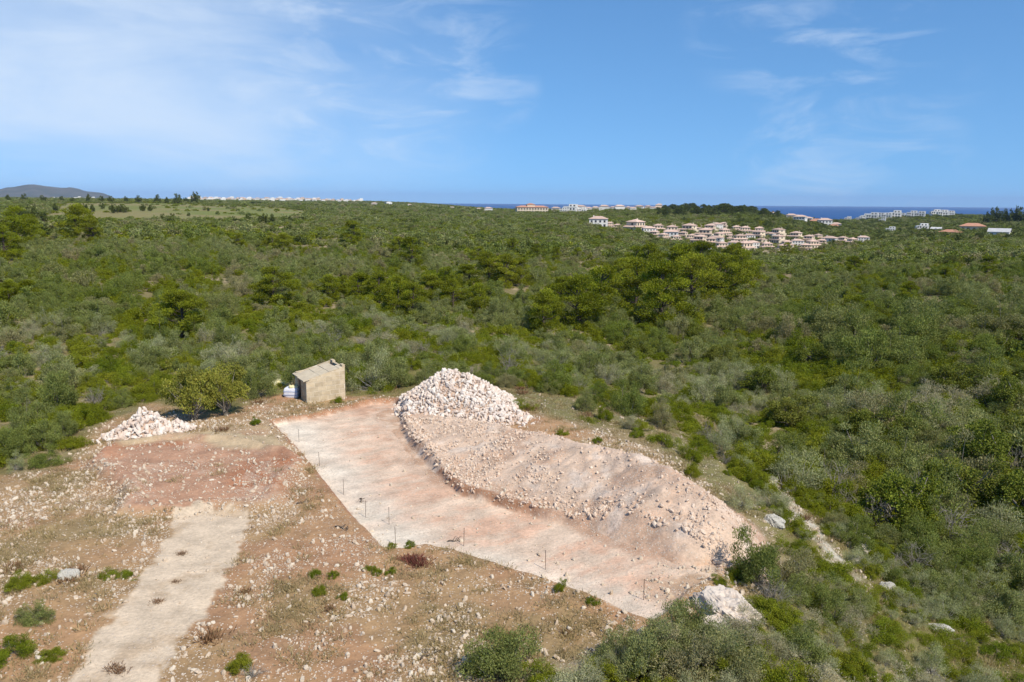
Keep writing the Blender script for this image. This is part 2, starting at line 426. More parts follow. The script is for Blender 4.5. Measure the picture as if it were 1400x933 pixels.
M = {}
M['earth'] = mat_ground()
M['rubble'] = mat_stone('limestone_rubble', (.62, .50, .41, 1), (.72, .65, .57, 1), (.56, .41, .31, 1), 1.2)
M['stone'] = mat_stone('field_stone', (.60, .52, .41, 1), (.46, .36, .26, 1), (.42, .30, .20, 1))
M['bank_stone'] = mat_stone('dusty_spoil_stone', (.58, .44, .33, 1), (.65, .53, .42, 1), (.50, .34, .24, 1))
M['grey_rock'] = mat_stone('weathered_rock', (.46, .43, .37, 1), (.40, .37, .31, 1), (.30, .28, .22, 1), 1.5)
M['outcrop'] = mat_stone('pale_outcrop_rock', (.56, .51, .42, 1), (.50, .45, .37, 1), (.38, .33, .26, 1), 1.8)
M['pale_rock'] = mat_stone('pale_broken_rock', (.60, .51, .42, 1), (.60, .51, .42, 1), (.46, .36, .28, 1), 1.4)
M['olive'] = mat_leaf('grey_green_leaves', (.195, .222, .060, 1), (.290, .300, .125, 1), (.165, .205, .030, 1), dry=(.32, .275, .150, 1), trans=.30)
M['wispy'] = mat_leaf('thin_grey_leaves', (.30, .315, .150, 1), (.36, .355, .205, 1), (.27, .295, .11, 1), dry=(.38, .33, .215, 1), trans=.28)
M['mastic'] = mat_leaf('mid_green_leaves', (.140, .185, .012, 1), (.240, .250, .020, 1), (.185, .205, .010, 1), trans=.30)
M['carob'] = mat_leaf('yellow_green_leaves', (.285, .275, .050, 1), (.275, .265, .048, 1), (.26, .26, .045, 1), trans=.34)
M['pine'] = mat_leaf('pine_needles', (.200, .222, .014, 1), (.240, .250, .020, 1), (.175, .200, .013, 1), trans=.32)
M['dark'] = mat_leaf('dark_green_leaves', (.085, .105, .022, 1), (.115, .130, .030, 1), (.09, .11, .022, 1))
M['twig'] = mat_leaf('bare_grey_twigs', (.24, .22, .19, 1), (.30, .27, .23, 1), (.26, .23, .19, 1), trans=.05)
M['drygrass'] = mat_leaf('dry_grass_blades', (.40, .31, .17, 1), (.32, .25, .12, 1), (.36, .27, .15, 1), patch=.3)
M['brownweed'] = mat_leaf('brown_dead_weed', (.20, .11, .06, 1), (.26, .15, .08, 1), (.22, .12, .07, 1))
M['redweed'] = mat_leaf('crimson_dead_leaves', (.17, .06, .045, 1), (.19, .07, .05, 1), (.16, .06, .05, 1))
M['valley'] = mat_leaf('olive_green_leaves', (.150, .180, .024, 1), (.205, .210, .042, 1), (.145, .175, .018, 1))
M['palebark'] = mat_plain('pale_grey_bark', (.30, .27, .23, 1), (.38, .35, .30, 1), 6, .9)
M['bark'] = mat_plain('grey_bark', (.16, .14, .11, 1), (.26, .23, .19, 1), 6, .9)
M['darkbark'] = mat_plain('dark_bark', (.07, .055, .04, 1), (.12, .09, .07, 1), 6, .9)

# ------------------------------------------------------------------ ground sheet
def ground_colours(x, y):
    r = np.hypot(x, y); n = len(x)
    T = lambda c: np.tile(np.array(c, float), (n, 1))
    lerp = lambda a, b, f: a + (b - a) * f[:, None]
    n1 = fbm(x, y, 9, 4, 51); n2 = fbm(x, y, 2.2, 4, 52); n3 = fbm(x, y, 35, 4, 53)
    col = lerp(T((.175, .145, .060)), T((.31, .24, .140)), sstep(n2 * .6 + n1 * .4, .46, .64))
    col = lerp(col, T((.135, .125, .040)), sstep(n3, .45, .65) * .7)
    stony = .05 + .12 * sstep(n2, .5, .7)
    farf = sstep(r, 900, 2000)
    col = lerp(col, T((.075, .085, .035)), farf * .8)
    # semi-cleared ground behind the bank
    near = r < 130
    xn, yn = x[near], y[near]; nn_ = len(xn); TN = lambda c: np.tile(np.array(c, float), (nn_, 1))
    cn = col[near]; sn = stony[near]
    m1 = n1[near]; m2 = n2[near]; f05 = fbm(xn, yn, .6, 4, 54); f4 = fbm(xn, yn, 4.5, 4, 55)
    wob = (m2 - .5) * 2.4
    dse = sdist(xn, yn, SEMI)
    w = 1 - sstep(dse + wob, -.4, 1.2)
    cn = lerp(cn, lerp(TN((.25, .19, .10)), TN((.17, .15, .06)), sstep(f4, .42, .6)), w); sn = np.maximum(sn, .22 * w)
    dcl = sdist(xn, yn, CLEAR)
    w = 1 - sstep(dcl + wob * .6, -.5, 1.0)
    dry = lerp(TN((.375, .225, .118)), TN((.33, .215, .110)), sstep(m1, .40, .62))
    dry = lerp(dry, TN((.34, .19, .105)), sstep(f4, .52, .68) * .75)
    dry = lerp(dry, TN((.225, .18, .085)), sstep(fbm(xn, yn, 3, 4, 60), .54, .70) * .5)
    cn = lerp(cn, dry, w); sn = np.maximum(sn, (.22 + .62 * sstep(m2 * .5 + m1 * .5, .46, .62)) * w)
    # red earth platform and sandy strip
    dr = sdist(xn, yn, RED); w = 1 - sstep(dr + wob * .5, -.7, .5)
    redc = lerp(TN((.40, .23, .145)), TN((.37, .165, .085)), sstep(fbm(xn, yn, 5, 3, 57) , .44, .60))
    redc = lerp(redc, TN((.46, .31, .22)), sstep(f05 * .5 + m2 * .5, .52, .66) * .6)
    cn = lerp(cn, redc, w); sn = np.where(w > .5, .10 + .5 * sstep(m2, .5, .66), sn)
    ds = sdist(xn, yn, SAND); w = (1 - sstep(ds + wob * .7, -.9, .6)) * .85
    cn = lerp(cn, lerp(TN((.44, .345, .215)), TN((.38, .25, .155)), sstep(m2, .5, .68)), w); sn = sn * (1 - .8 * w)
    dt = sdist(xn, yn, TRACK); w = 1 - sstep(dt + wob * .42 + (f05 - .5) * 1.1, -.14, .14)
    cn = lerp(cn, lerp(TN((.58, .46, .33)), TN((.49, .37, .25)), sstep(f05 * .4 + m2 * .6, .50, .66)), w); sn = sn * (1 - .85 * w)
    # excavated pad
    dp = sdist(xn, yn, PAD); w = sstep(-(dp + (f05 - .5) * .5), -.04, .22)
    ang = np.stack([xn * .8 + yn * .6, -xn * .6 + yn * .8])      # scraping runs along the pad
    streak = fbm(ang[0] * .35, ang[1] * 1.6, 3.0, 5, 58)
    fine = fbm(ang[0] * .5, ang[1] * 1.5, .55, 4, 59, .65)
    padc = lerp(TN((.63, .48, .355)), TN((.575, .37, .255)), sstep(streak * .45 + f4 * .2 + fine * .35, .43, .60))
    white = np.maximum(1 - sstep(sdist(xn, yn, poly([(385, 585), (445, 650), (500, 720), (540, 742)]), False), 1.2, 4.2), .8 * (1 - sstep(sdist(xn, yn, poly([(640, 752), (760, 790), (880, 842)]), False), .6, 2.6)))
    padc = lerp(padc, TN((.66, .57, .455)), np.clip(white * (1.25 - .8 * streak), 0, 1))
    redp = 1 - sstep(sdist(xn, yn, poly([(505, 555), (535, 575), (550, 600), (600, 645)]), False), .4, 2.6)
    padc = lerp(padc, TN((.47, .29, .195)), np.clip(redp * sstep(m2, .32, .54), 0, 1))
    end = 1 - sstep(sdist(xn, yn, poly([(985, 770), (960, 800)]), False), .8, 3.6)
    padc = lerp(padc, TN((.46, .31, .20)), end * sstep(m2, .40, .56))
    lines = fbm(ang[0] * .14, ang[1] * 2.2, .5, 3, 66)
    padc = padc * (.78 + .28 * fine + .16 * lines)[:, None]
    cn = lerp(cn, padc, w); sn = np.where(w > .5, .09 + .35 * end + .10 * sstep(f4, .5, .65), sn)
    mg = (1 - sstep(sdist(xn, yn, EDGE, False) + wob * .2, 1.0, 1.7)) * (dp > 0)
    mg = np.maximum(mg, sstep(berm(xn, yn), -.22, -.08))
    cn = lerp(cn, lerp(TN((.56, .40, .29)), TN((.46, .295, .20)), sstep(m2, .42, .6)), mg); sn = np.where(mg > .5, .5, sn)
    # raw red soil in the cut faces round the pad
    cut = sstep(-(dp + (f05 - .5) * .5), -.22, -.02) * (1 - sstep(-(dp + (f05 - .5) * .5), .12, .42)) * sstep(yn - 0.15 * xn, 41, 43.5)
    cn = lerp(cn, TN((.33, .165, .09)), cut * .85); sn = np.where(cut > .5, .30, sn)
    dk = sdist(xn, yn, ROCKY); w = 1 - sstep(dk + wob * .4, -.4, .5)
    cn = lerp(cn, lerp(TN((.50, .46, .38)), TN((.33, .28, .2)), sstep(f05, .45, .65)), w * .9)
    col[near] = cn; stony[near] = sn
    # fields on the plain
    wobf = (fbm(x, y, 60, 3, 61) - .5) * 60
    w = 1 - sstep(sdist(x, y, FIELD) + wobf, -12, 12)
    fc = lerp(T((.160, .175, .045)), T((.22, .19, .075)), sstep(fbm(x, y, 90, 4, 62), .42, .62))
    col = lerp(col, fc, w); stony = stony * (1 - w)
    w = (1 - sstep(sdist(x, y, VILLG) + wobf * .3, -20, 20)) * sstep(fbm(x, y, 28, 3, 63), .40, .58)
    col = lerp(col, T((.34, .28, .18)), w * .75)
    w = 1 - sstep(sdist(x, y, DRYP) + wobf * .15, -5, 5); col = lerp(col, T((.36, .26, .16)), w)
    return np.clip(col, 0.01, .8), np.clip(stony, 0, .9)

NA = 720
az = np.radians(np.linspace(-56, 56, NA))
rads = [9.0]
while rads[-1] < 8000:
    r = rads[-1]
    rads.append(r + (0.30 if r < 24 else 0.125 if r < 72 else max(0.2, (r - 60) * 0.014)))
rads = np.array(rads); NRr = len(rads)
gx = (rads[:, None] * np.sin(az)[None]).ravel(); gy = (rads[:, None] * np.cos(az)[None]).ravel()
gz = ground(gx, gy)
gc, gs = ground_colours(gx, gy)
idx = np.arange(NRr * NA).reshape(NRr, NA)
GF = np.stack([idx[:-1, :-1], idx[:-1, 1:], idx[1:, 1:], idx[1:, :-1]], -1).reshape(-1, 4)[:, ::-1]
fx, fy = gx[GF].mean(1), gy[GF].mean(1)
nearf = np.hypot(fx, fy) < 110
fid = np.zeros(len(GF), int)
wv = (fbm(fx[nearf], fy[nearf], 2.2, 4, 52) - .5)
s = np.zeros(nearf.sum(), int)
s[sdist(fx[nearf], fy[nearf], TRACK) + wv * 1.0 < 0] = 2
s[(sdist(fx[nearf], fy[nearf], RED) + wv * 1.2 < 0) & (s == 0)] = 3
s[sdist(fx[nearf], fy[nearf], PAD) < 0] = 1
fid[nearf] = s
GV = np.stack([gx, gy, gz], 1)
for k, (nm, lab, cat) in enumerate([('ground', 'dry stony ground rolling away under the scrub to the coast', 'ground'),
                                    ('building_pad', 'pale scraped limestone building pad cut into the plot', 'pad'),
                                    ('dirt_track', 'sandy beige dirt track leading up to the red earth', 'track'),
                                    ('earth_platform', 'low platform of rust red earth at the end of the track', 'earth')]):
    F = GF[fid == k]
    used, inv = np.unique(F, return_inverse=True)
    me = mesh_np(nm, GV[used], inv.reshape(-1, 4), M['earth'], {'tint': gc[used], 'stony': gs[used]})
    tag(add(nm, me), lab, cat, kind='structure')

# sea and the far headland
m, nt, b, out = new_mat('sea_water')
geo = nn(nt, 'ShaderNodeNewGeometry')
b.inputs['Base Color'].default_value = (.012, .055, .17, 1); b.inputs['Roughness'].default_value = .55; b.inputs['Specular IOR Level'].default_value = .12
nt.links.new(mixc(nt, mapr(nt, noise(nt, geo.outputs['Position'], .002, 4, .6), .35, .65), (.012, .060, .185, 1), (.017, .075, .22, 1)), b.inputs['Base Color'])
bump(nt, b, noise(nt, geo.outputs['Position'], .05, 3, .6), .8, .4)
mb = MB(); mb.v = [(-45000, -2000, -60), (45000, -2000, -60), (45000, 42000, -60), (-45000, 42000, -60)]; mb.f = [(0, 1, 2, 3)]
tag(add('sea', mb.mesh('sea', m)), 'deep blue sea stretching to the horizon', 'sea', kind='structure')

hu = np.linspace(-420, 175, 150); hv = np.linspace(0, 1, 26)
prof_u = [-420, -300, -150, -60, 0, 28, 45, 66, 82, 96, 114, 130, 142, 152, 162, 175]
prof_y = [268, 262, 256, 254, 258, 254, 251.5, 253.5, 256, 255.5, 260, 262.5, 264, 268, 273, 277]
HV = []
for u in hu:
    yy = np.interp(u, prof_u, prof_y) + (vnoise(np.array([u / 9.0]), np.array([3.3]), 5)[0] - .5) * 2.2
    for q in hv:
        d = pixdir(u, yy); k = 12500 / np.hypot(d[0], d[1])
        ztop = CAM[2] + d[2] * k
        rr_ = 12500 + (q - .5) * 3400
        a = math.atan2(d[0], d[1])
        w = (1 - abs(q - .5) * 2) ** .8
        nz = 0.5 * math.sin(a * 190 + q * 9) * math.sin(a * 70 + q * 4)
        z = -62 + (ztop + 62) * w * (1 + nz * .5 * (1 - w))
        HV.append((math.sin(a) * rr_, math.cos(a) * rr_, z))
idx = np.arange(len(hu) * len(hv)).reshape(len(hu), len(hv))
HF = np.stack([idx[:-1, :-1], idx[:-1, 1:], idx[1:, 1:], idx[1:, :-1]], -1).reshape(-1, 4)
M['hill'] = mat_plain('wooded_hill', (.075, .085, .065, 1), (.13, .12, .10, 1), .004, .95)
tag(add('hill', mesh_np('hill', HV, HF, M['hill'])), 'low hazy hill far off on the coast', 'hill', kind='structure')

# ------------------------------------------------------------------ geometry-node scatter for what nobody could count
def hidden_collection(name, meshes):
    col = bpy.data.collections.new(name)
    for i, me in enumerate(meshes):
        col.objects.link(bpy.data.objects.new('%s_%03d' % (name, i), me))
    return col

def scatter(name, pts, idx, rot, scl, col):
    me = bpy.data.meshes.new(name); n = len(pts)
    me.vertices.add(n); me.vertices.foreach_set('co', np.asarray(pts, np.float32).ravel())
    a = me.attributes.new('pick', 'INT', 'POINT'); a.data.foreach_set('value', np.asarray(idx, np.int32))
    a = me.attributes.new('turn', 'FLOAT_VECTOR', 'POINT'); a.data.foreach_set('vector', np.asarray(rot, np.float32).ravel())
    a = me.attributes.new('size', 'FLOAT_VECTOR', 'POINT'); a.data.foreach_set('vector', np.asarray(scl, np.float32).ravel())
    o = add(name, me)
    ng = bpy.data.node_groups.new(name, 'GeometryNodeTree')
    ng.interface.new_socket('Geometry', in_out='INPUT', socket_type='NodeSocketGeometry')
    ng.interface.new_socket('Geometry', in_out='OUTPUT', socket_type='NodeSocketGeometry')
    gi = ng.nodes.new('NodeGroupInput'); go = ng.nodes.new('NodeGroupOutput')
    ip = ng.nodes.new('GeometryNodeInstanceOnPoints'); ci = ng.nodes.new('GeometryNodeCollectionInfo')
    ci.inputs['Collection'].default_value = col; ci.inputs['Separate Children'].default_value = True; ci.inputs['Reset Children'].default_value = True
    ip.inputs['Pick Instance'].default_value = True
    def att(nm, ty):
        q = ng.nodes.new('GeometryNodeInputNamedAttribute'); q.data_type = ty; q.inputs['Name'].default_value = nm
        return [s for s in q.outputs if s.enabled and s.name == 'Attribute'][0]
    L = ng.links.new
    L(gi.outputs[0], ip.inputs['Points']); L(ci.outputs[0], ip.inputs['Instance'])
    L(att('pick', 'INT'), ip.inputs['Instance Index'])
    e2r = ng.nodes.new('FunctionNodeEulerToRotation'); L(att('turn', 'FLOAT_VECTOR'), e2r.inputs[0]); L(e2r.outputs[0], ip.inputs['Rotation'])
    L(att('size', 'FLOAT_VECTOR'), ip.inputs['Scale']); L(ip.outputs[0], go.inputs[0])
    md = o.modifiers.new('scatter', 'NODES'); md.node_group = ng
    return o

# ------------------------------------------------------------------ plants
def unit(v): return v / (np.linalg.norm(v, axis=-1, keepdims=True) + 1e-9)

def leaf_quads(rg, cen, dirs, L, Wd, face=None):
    n = len(cen)
    fd = unit(rg.normal(size=(n, 3)))
    if face is not None: fd = unit(face + .55 * fd)
    side = unit(np.cross(dirs, fd))
    L = L * rg.uniform(.6, 1.35, (n, 1)); Wd = Wd * rg.uniform(.7, 1.3, (n, 1))
    V = np.stack([cen, cen + dirs * L * .5 + side * Wd, cen + dirs * L, cen + dirs * L * .5 - side * Wd], 1).reshape(-1, 3)
    F = np.arange(4 * n).reshape(n, 4)
    return V, F

def branches(rg, tips, r0, n=4, low=.25, wig=.12):
    mb = MB()
    for t in tips:
        t = np.array(t); mid = t * rg.uniform(.4, .6) ; mid[2] = t[2] * rg.uniform(low, low + .2)
        mid[:2] += rg.normal(0, wig, 2) * np.linalg.norm(t)
        a = r0 * rg.uniform(.6, 1.1)
        mb.tube([(rg.normal(0, r0), rg.normal(0, r0), -.12), mid * .5 * np.array([.7, .7, 1.1]), mid, t * .97], [a, a * .75, a * .5, a * .2], n)
    return np.array(mb.v), np.array(mb.f)

def crown_arrays(rg, style, nleaf, L, Wd):
    """unit plant: horizontal radius about 1"""
    if style == 'olive':   K, hz, lo = 46, 1.25, .05
    elif style == 'mastic': K, hz, lo = 40, .85, -.05
    elif style == 'carob':  K, hz, lo = 60, 1.25, .12
    elif style == 'low':   K, hz, lo = 26, .42, -.15
    elif style == 'wispy':  K, hz, lo = 44, 1.3, .0
    else: K, hz, lo = 40, 1.1, 0
    ph = rg.uniform(0, 2 * math.pi, K); ct = rg.uniform(lo, 1, K)
    st = np.sqrt(np.clip(1 - ct * ct, 0, 1))
    lob = 1 + .27 * np.sin(ph * 2 + rg.uniform(0, 6)) + .18 * np.sin(ph * 3 + rg.uniform(0, 6))
    rad = rg.uniform(.58, .95, K) * lob
    cc = np.stack([np.cos(ph) * st * rad, np.sin(ph) * st * rad, ct * hz * rad * rg.uniform(.85, 1.15, K) + .12], 1)
    cr = rg.uniform(.15, .31, K) * (1.1 if style != 'carob' else .95)
    cb = rg.uniform(.72, 1.22, K)
    k = rg.choice(K, nleaf, p=cr ** 2 / np.sum(cr ** 2))
    off = unit(rg.normal(size=(nleaf, 3))) * (rg.uniform(.1, 1, (nleaf, 1)) ** .55)
    off[:, 2] = off[:, 2] * .8
    pos = cc[k] + off * cr[k][:, None]
    pos[:, 2] = np.maximum(pos[:, 2], .02)
    outw = unit(pos * np.array([1, 1, .7]))
    up = .9 if style == 'olive' else .5
    d = unit(outw * .45 + off * .4 + np.array([0, 0, up * .7]) + rg.normal(0, .6, (nleaf, 3)))
    V, F = leaf_quads(rg, pos, d, L, Wd, unit(outw * .5 + off * .7 + np.array([0, 0, .45])))
    br = cb[k] * rg.uniform(.75, 1.25, nleaf)
    col = np.stack([br * rg.uniform(.92, 1.1, nleaf), br, br * rg.uniform(.85, 1.15, nleaf)], 1)
    return V, F, np.repeat(col, 4, 0), cc

def pine_arrays(rg, nleaf, L, Wd):
    """unit pine: height about 1, crown radius about .45"""
    K = 48
    h = rg.uniform(.10, 1.0, K); ph = rg.uniform(0, 6.28, K)
    env = np.interp(h, [.08, .30, .6, .85, 1.0], [.36, .46, .42, .27, .08])
    rad = env * rg.uniform(.35, 1.0, K)
    cc = np.stack([np.cos(ph) * rad, np.sin(ph) * rad, h * .95], 1)
    cr = rg.uniform(.07, .14, K)
    k = rg.choice(K, nleaf, p=cr ** 2 / np.sum(cr ** 2))
    off = unit(rg.normal(size=(nleaf, 3))) * (rg.uniform(.05, 1, (nleaf, 1)) ** .5); off[:, 2] *= .62
    pos = cc[k] + off * cr[k][:, None] * np.array([1.15, 1.15, 1])
    d = unit(off * .7 + unit(cc[k] * np.array([1, 1, .3])) * .4 + np.array([0, 0, .7]) + rg.normal(0, .5, (nleaf, 3)))
    V, F = leaf_quads(rg, pos, d, L, Wd, unit(off * .8 + unit(cc[k] * np.array([1, 1, .3])) * .4 + np.array([0, 0, .4])))
    br = rg.uniform(.6, 1.25, K)[k] * rg.uniform(.75, 1.25, nleaf)
    col = np.repeat(np.stack([br, br, br], 1), 4, 0)
    mb = MB()
    bend = rg.normal(0, .04, 2)
    mb.tube([(0, 0, -.06), (bend[0], bend[1], .35), (bend[0] * .5, bend[1] * 1.5, .7), (0, 0, .95)], [.030, .024, .015, .004], 6)
    for q in range(0, K, 2):
        c = cc[q]; z0 = max(.1, c[2] - .16)
        mb.tube([(bend[0], bend[1], z0), (c[0] * .5, c[1] * .5, z0 + .05), tuple(c)], [.010, .007, .003], 4)
    return V, F, col, np.array(mb.v), np.array(mb.f)

PLANT = {}    # kind -> list of (crown mesh, stem mesh)
FULL = {}     # kind,lod -> joined meshes
def joined(name, V, F, col, BV, BF, ml, mbk):
    if len(BV):
        F2 = np.concatenate([F, BF + len(V)]); V2 = np.concatenate([V, BV]); c2 = np.concatenate([col, np.ones((len(BV), 3))])
        mi = np.concatenate([np.zeros(len(F), int), np.ones(len(BF), int)])
        return mesh_np(name, V2, F2, [ml, mbk], {'tint': c2}, mi, smooth=False)
    return mesh_np(name, V, F, [ml], {'tint': col}, smooth=False)

LODS = {0: (11000, .070, .0125), 1: (4600, .10, .022), 2: (520, .25, .08)}
def make_kind(kind, style, mat, nvar, lods=(0, 1, 2), stems=7, bark='bark'):
    rg = np.random.default_rng(abs(hash(style)) % 1000 if False else sum(map(ord, kind)))
    for lod in lods:
        nl, L, Wd = LODS[lod]
        if style == 'carob': nl, L, Wd = 9000, .06, .024
        if style == 'low': nl = nl // 2
        if style == 'wispy': nl, L, Wd = int(nl * .62), L * 1.25, Wd * .62
        if style == 'mastic': L, Wd = L * .8, Wd * 1.25
        out = []; parts = []
        for v in range(nvar):
            V, F, col, cc = crown_arrays(rg, style, nl, L, Wd)
            if lod < 2:
                tips = cc[rg.choice(len(cc), min(len(cc), stems if lod else stems * 2), replace=False)]
                BV, BF = branches(rg, tips, .035 if style not in ('carob', 'wispy') else .05 if style == 'carob' else .022, 4, low=.3 if style != 'carob' else .55)
            else: BV, BF = np.zeros((0, 3)), np.zeros((0, 4), int)
            if lod == 0 or style == 'carob':
                parts.append((mesh_np('foliage', V, F, M[mat], {'tint': col}, smooth=False), mesh_np('stem', BV, BF, M[bark], smooth=True)))
                if v < 4 and style != 'carob': out.append(joined(kind, V, F, col, BV, BF, M[mat], M[bark]))
            else:
                out.append(joined(kind, V, F, col, BV, BF, M[mat], M[bark]))
        if parts: PLANT[kind] = parts
        FULL[(kind, lod)] = out

make_kind('grey_shrub', 'olive', 'olive', 7)
make_kind('green_shrub', 'mastic', 'mastic', 6)
make_kind('cushion_shrub', 'low', 'mastic', 4, lods=(0, 1))
make_kind('wispy_shrub', 'wispy', 'wispy', 5, lods=(0, 1), stems=19, bark='palebark')
make_kind('valley_tree', 'carob', 'valley', 3, lods=(0,), stems=10)
make_kind('carob_tree', 'carob', 'carob', 2, lods=(0,), stems=10)
make_kind('dark_tree', 'carob2', 'dark', 3, lods=(1, 2), bark='darkbark')

# bare twiggy shrubs
def twig_mesh(rg):
    mb = MB()
    for i in range(26):
        a = rg.uniform(0, 6.28); tilt = rg.uniform(.1, 1.0)
        d = np.array([math.cos(a) * math.sin(tilt), math.sin(a) * math.sin(tilt), math.cos(tilt)])
        p = np.zeros(3); pts = [p.copy()]; 
        for s_ in range(3):
            p = p + d * rg.uniform(.25, .42); d = unit(d + rg.normal(0, .25, 3)); pts.append(p.copy())
        mb.tube(pts, [.022, .015, .010, .004], 3)
        for q in range(5):
            b0 = pts[rg.integers(1, 4)]; dd = unit(d + rg.normal(0, .6, 3))
            mb.tube([b0, b0 + dd * .18, b0 + unit(dd + rg.normal(0, .3, 3)) * .36], [.008, .006, .003], 3)
    V = np.array(mb.v); F = np.array(mb.f)
    return mesh_np('twigs', V, F, M['twig'], {'tint': np.ones((len(V), 3))})
TWIG = [twig_mesh(np.random.default_rng(90 + i)) for i in range(4)]

PINES = []
PINES_FAR = []
for v in range(6):
    rg = np.random.default_rng(200 + v)
    V, F, col, BV, BF = pine_arrays(rg, 13000, .034, .0070)
    PINES.append((mesh_np('crown', V, F, M['pine'], {'tint': col}, smooth=False), mesh_np('trunk', BV, BF, M['darkbark'])))
for v in range(3):
    rg = np.random.default_rng(220 + v)
    V, F, col, BV, BF = pine_arrays(rg, 900, .10, .030)
    PINES_FAR.append(joined('far_pine', V, F, col, BV, BF, M['dark'], M['darkbark']))

def tuft_mesh(rg, mat, n, spread, h, w):
    base = rg.normal(0, spread, (n, 3)); base[:, 2] = 0
    d = unit(np.stack([rg.normal(0, .5, n) + base[:, 0], rg.normal(0, .5, n) + base[:, 1], rg.uniform(.5, 1.4, n)], 1))
    V, F = leaf_quads(rg, base, d, h, w)
    br = np.repeat(rg.uniform(.65, 1.3, n), 4)
    return mesh_np('tuft', V, F, M[mat], {'tint': np.stack([br, br, br], 1)}, smooth=False)
GRASS = [tuft_mesh(np.random.default_rng(300 + i), 'drygrass', 60, .22, .22, .012) for i in range(4)]
BROWN = [tuft_mesh(np.random.default_rng(310 + i), 'brownweed', 150, .25, .30, .02) for i in range(3)]
REDW = [tuft_mesh(np.random.default_rng(315 + i), 'redweed', 260, .3, .32, .02) for i in range(2)]

# ------------------------------------------------------------------ stones
def stone_mesh(rg, mat, name='stone'):
    t = (1 + 5 ** .5) / 2
    V = np.array([(-1, t, 0), (1, t, 0), (-1, -t, 0), (1, -t, 0), (0, -1, t), (0, 1, t), (0, -1, -t), (0, 1, -t), (t, 0, -1), (t, 0, 1), (-t, 0, -1), (-t, 0, 1)], float) / 1.9
    F = [(0, 11, 5), (0, 5, 1), (0, 1, 7), (0, 7, 10), (0, 10, 11), (1, 5, 9), (5, 11, 4), (11, 10, 2), (10, 7, 6), (7, 1, 8), (3, 9, 4), (3, 4, 2), (3, 2, 6), (3, 6, 8), (3, 8, 9), (4, 9, 5), (2, 4, 11), (6, 2, 10), (8, 6, 7), (9, 8, 1)]
    q = np.linalg.qr(rg.normal(size=(3, 3)))[0]
    V = (V @ q) * rg.uniform(.72, 1.15, (12, 1))
    V = np.sign(V) * np.abs(V) ** .8 * np.array([1.25, .9, .68])
    return mesh_np(name, V * .5, F, mat, smooth=False)
STONE_R = [stone_mesh(np.random.default_rng(400 + i), M['rubble']) for i in range(9)]
STONE_B = [stone_mesh(np.random.default_rng(440 + i), M['bank_stone']) for i in range(8)]
STONE_F = [stone_mesh(np.random.default_rng(420 + i), M['stone']) for i in range(8)]

def rock_mesh(seed, sx, sy, sz, mat, name, amp=.26, sub=5):
    import bmesh
    bm = bmesh.new(); bmesh.ops.create_icosphere(bm, subdivisions=sub, radius=1)
    me = bpy.data.meshes.new(name); bm.to_mesh(me); bm.free(); me.materials.append(mat)
    p = np.empty(len(me.vertices) * 3, np.float32); me.vertices.foreach_get('co', p); p = p.reshape(-1, 3)
    k = 1 + (fbm(p[:, 0] * 1.3 + p[:, 2] * .9 + seed, p[:, 1] * 1.3 - p[:, 2] * .7, .55, 4, seed) - .5) * 2 * amp
    k = k - .22 * np.abs(fbm(p[:, 0] * 2 - p[:, 2] * 1.7, p[:, 1] * 2 + p[:, 2] * 1.1 + seed, .5, 5, seed + 3, .6) - .5) * 2 + .05 * (fbm(p[:, 0] * 9 + p[:, 2] * 7, p[:, 1] * 9 - p[:, 2] * 5, .6, 2, seed + 9) - .5) * 2
    c = np.sign(p) * np.abs(p) ** np.array([.75, .75, .7]) * np.array([sx, sy, sz]) * k[:, None]
    c[:, 2] = np.maximum(c[:, 2], -.35 * sz)
    me.vertices.foreach_set('co', c.astype(np.float32).ravel()); me.update()
    return me



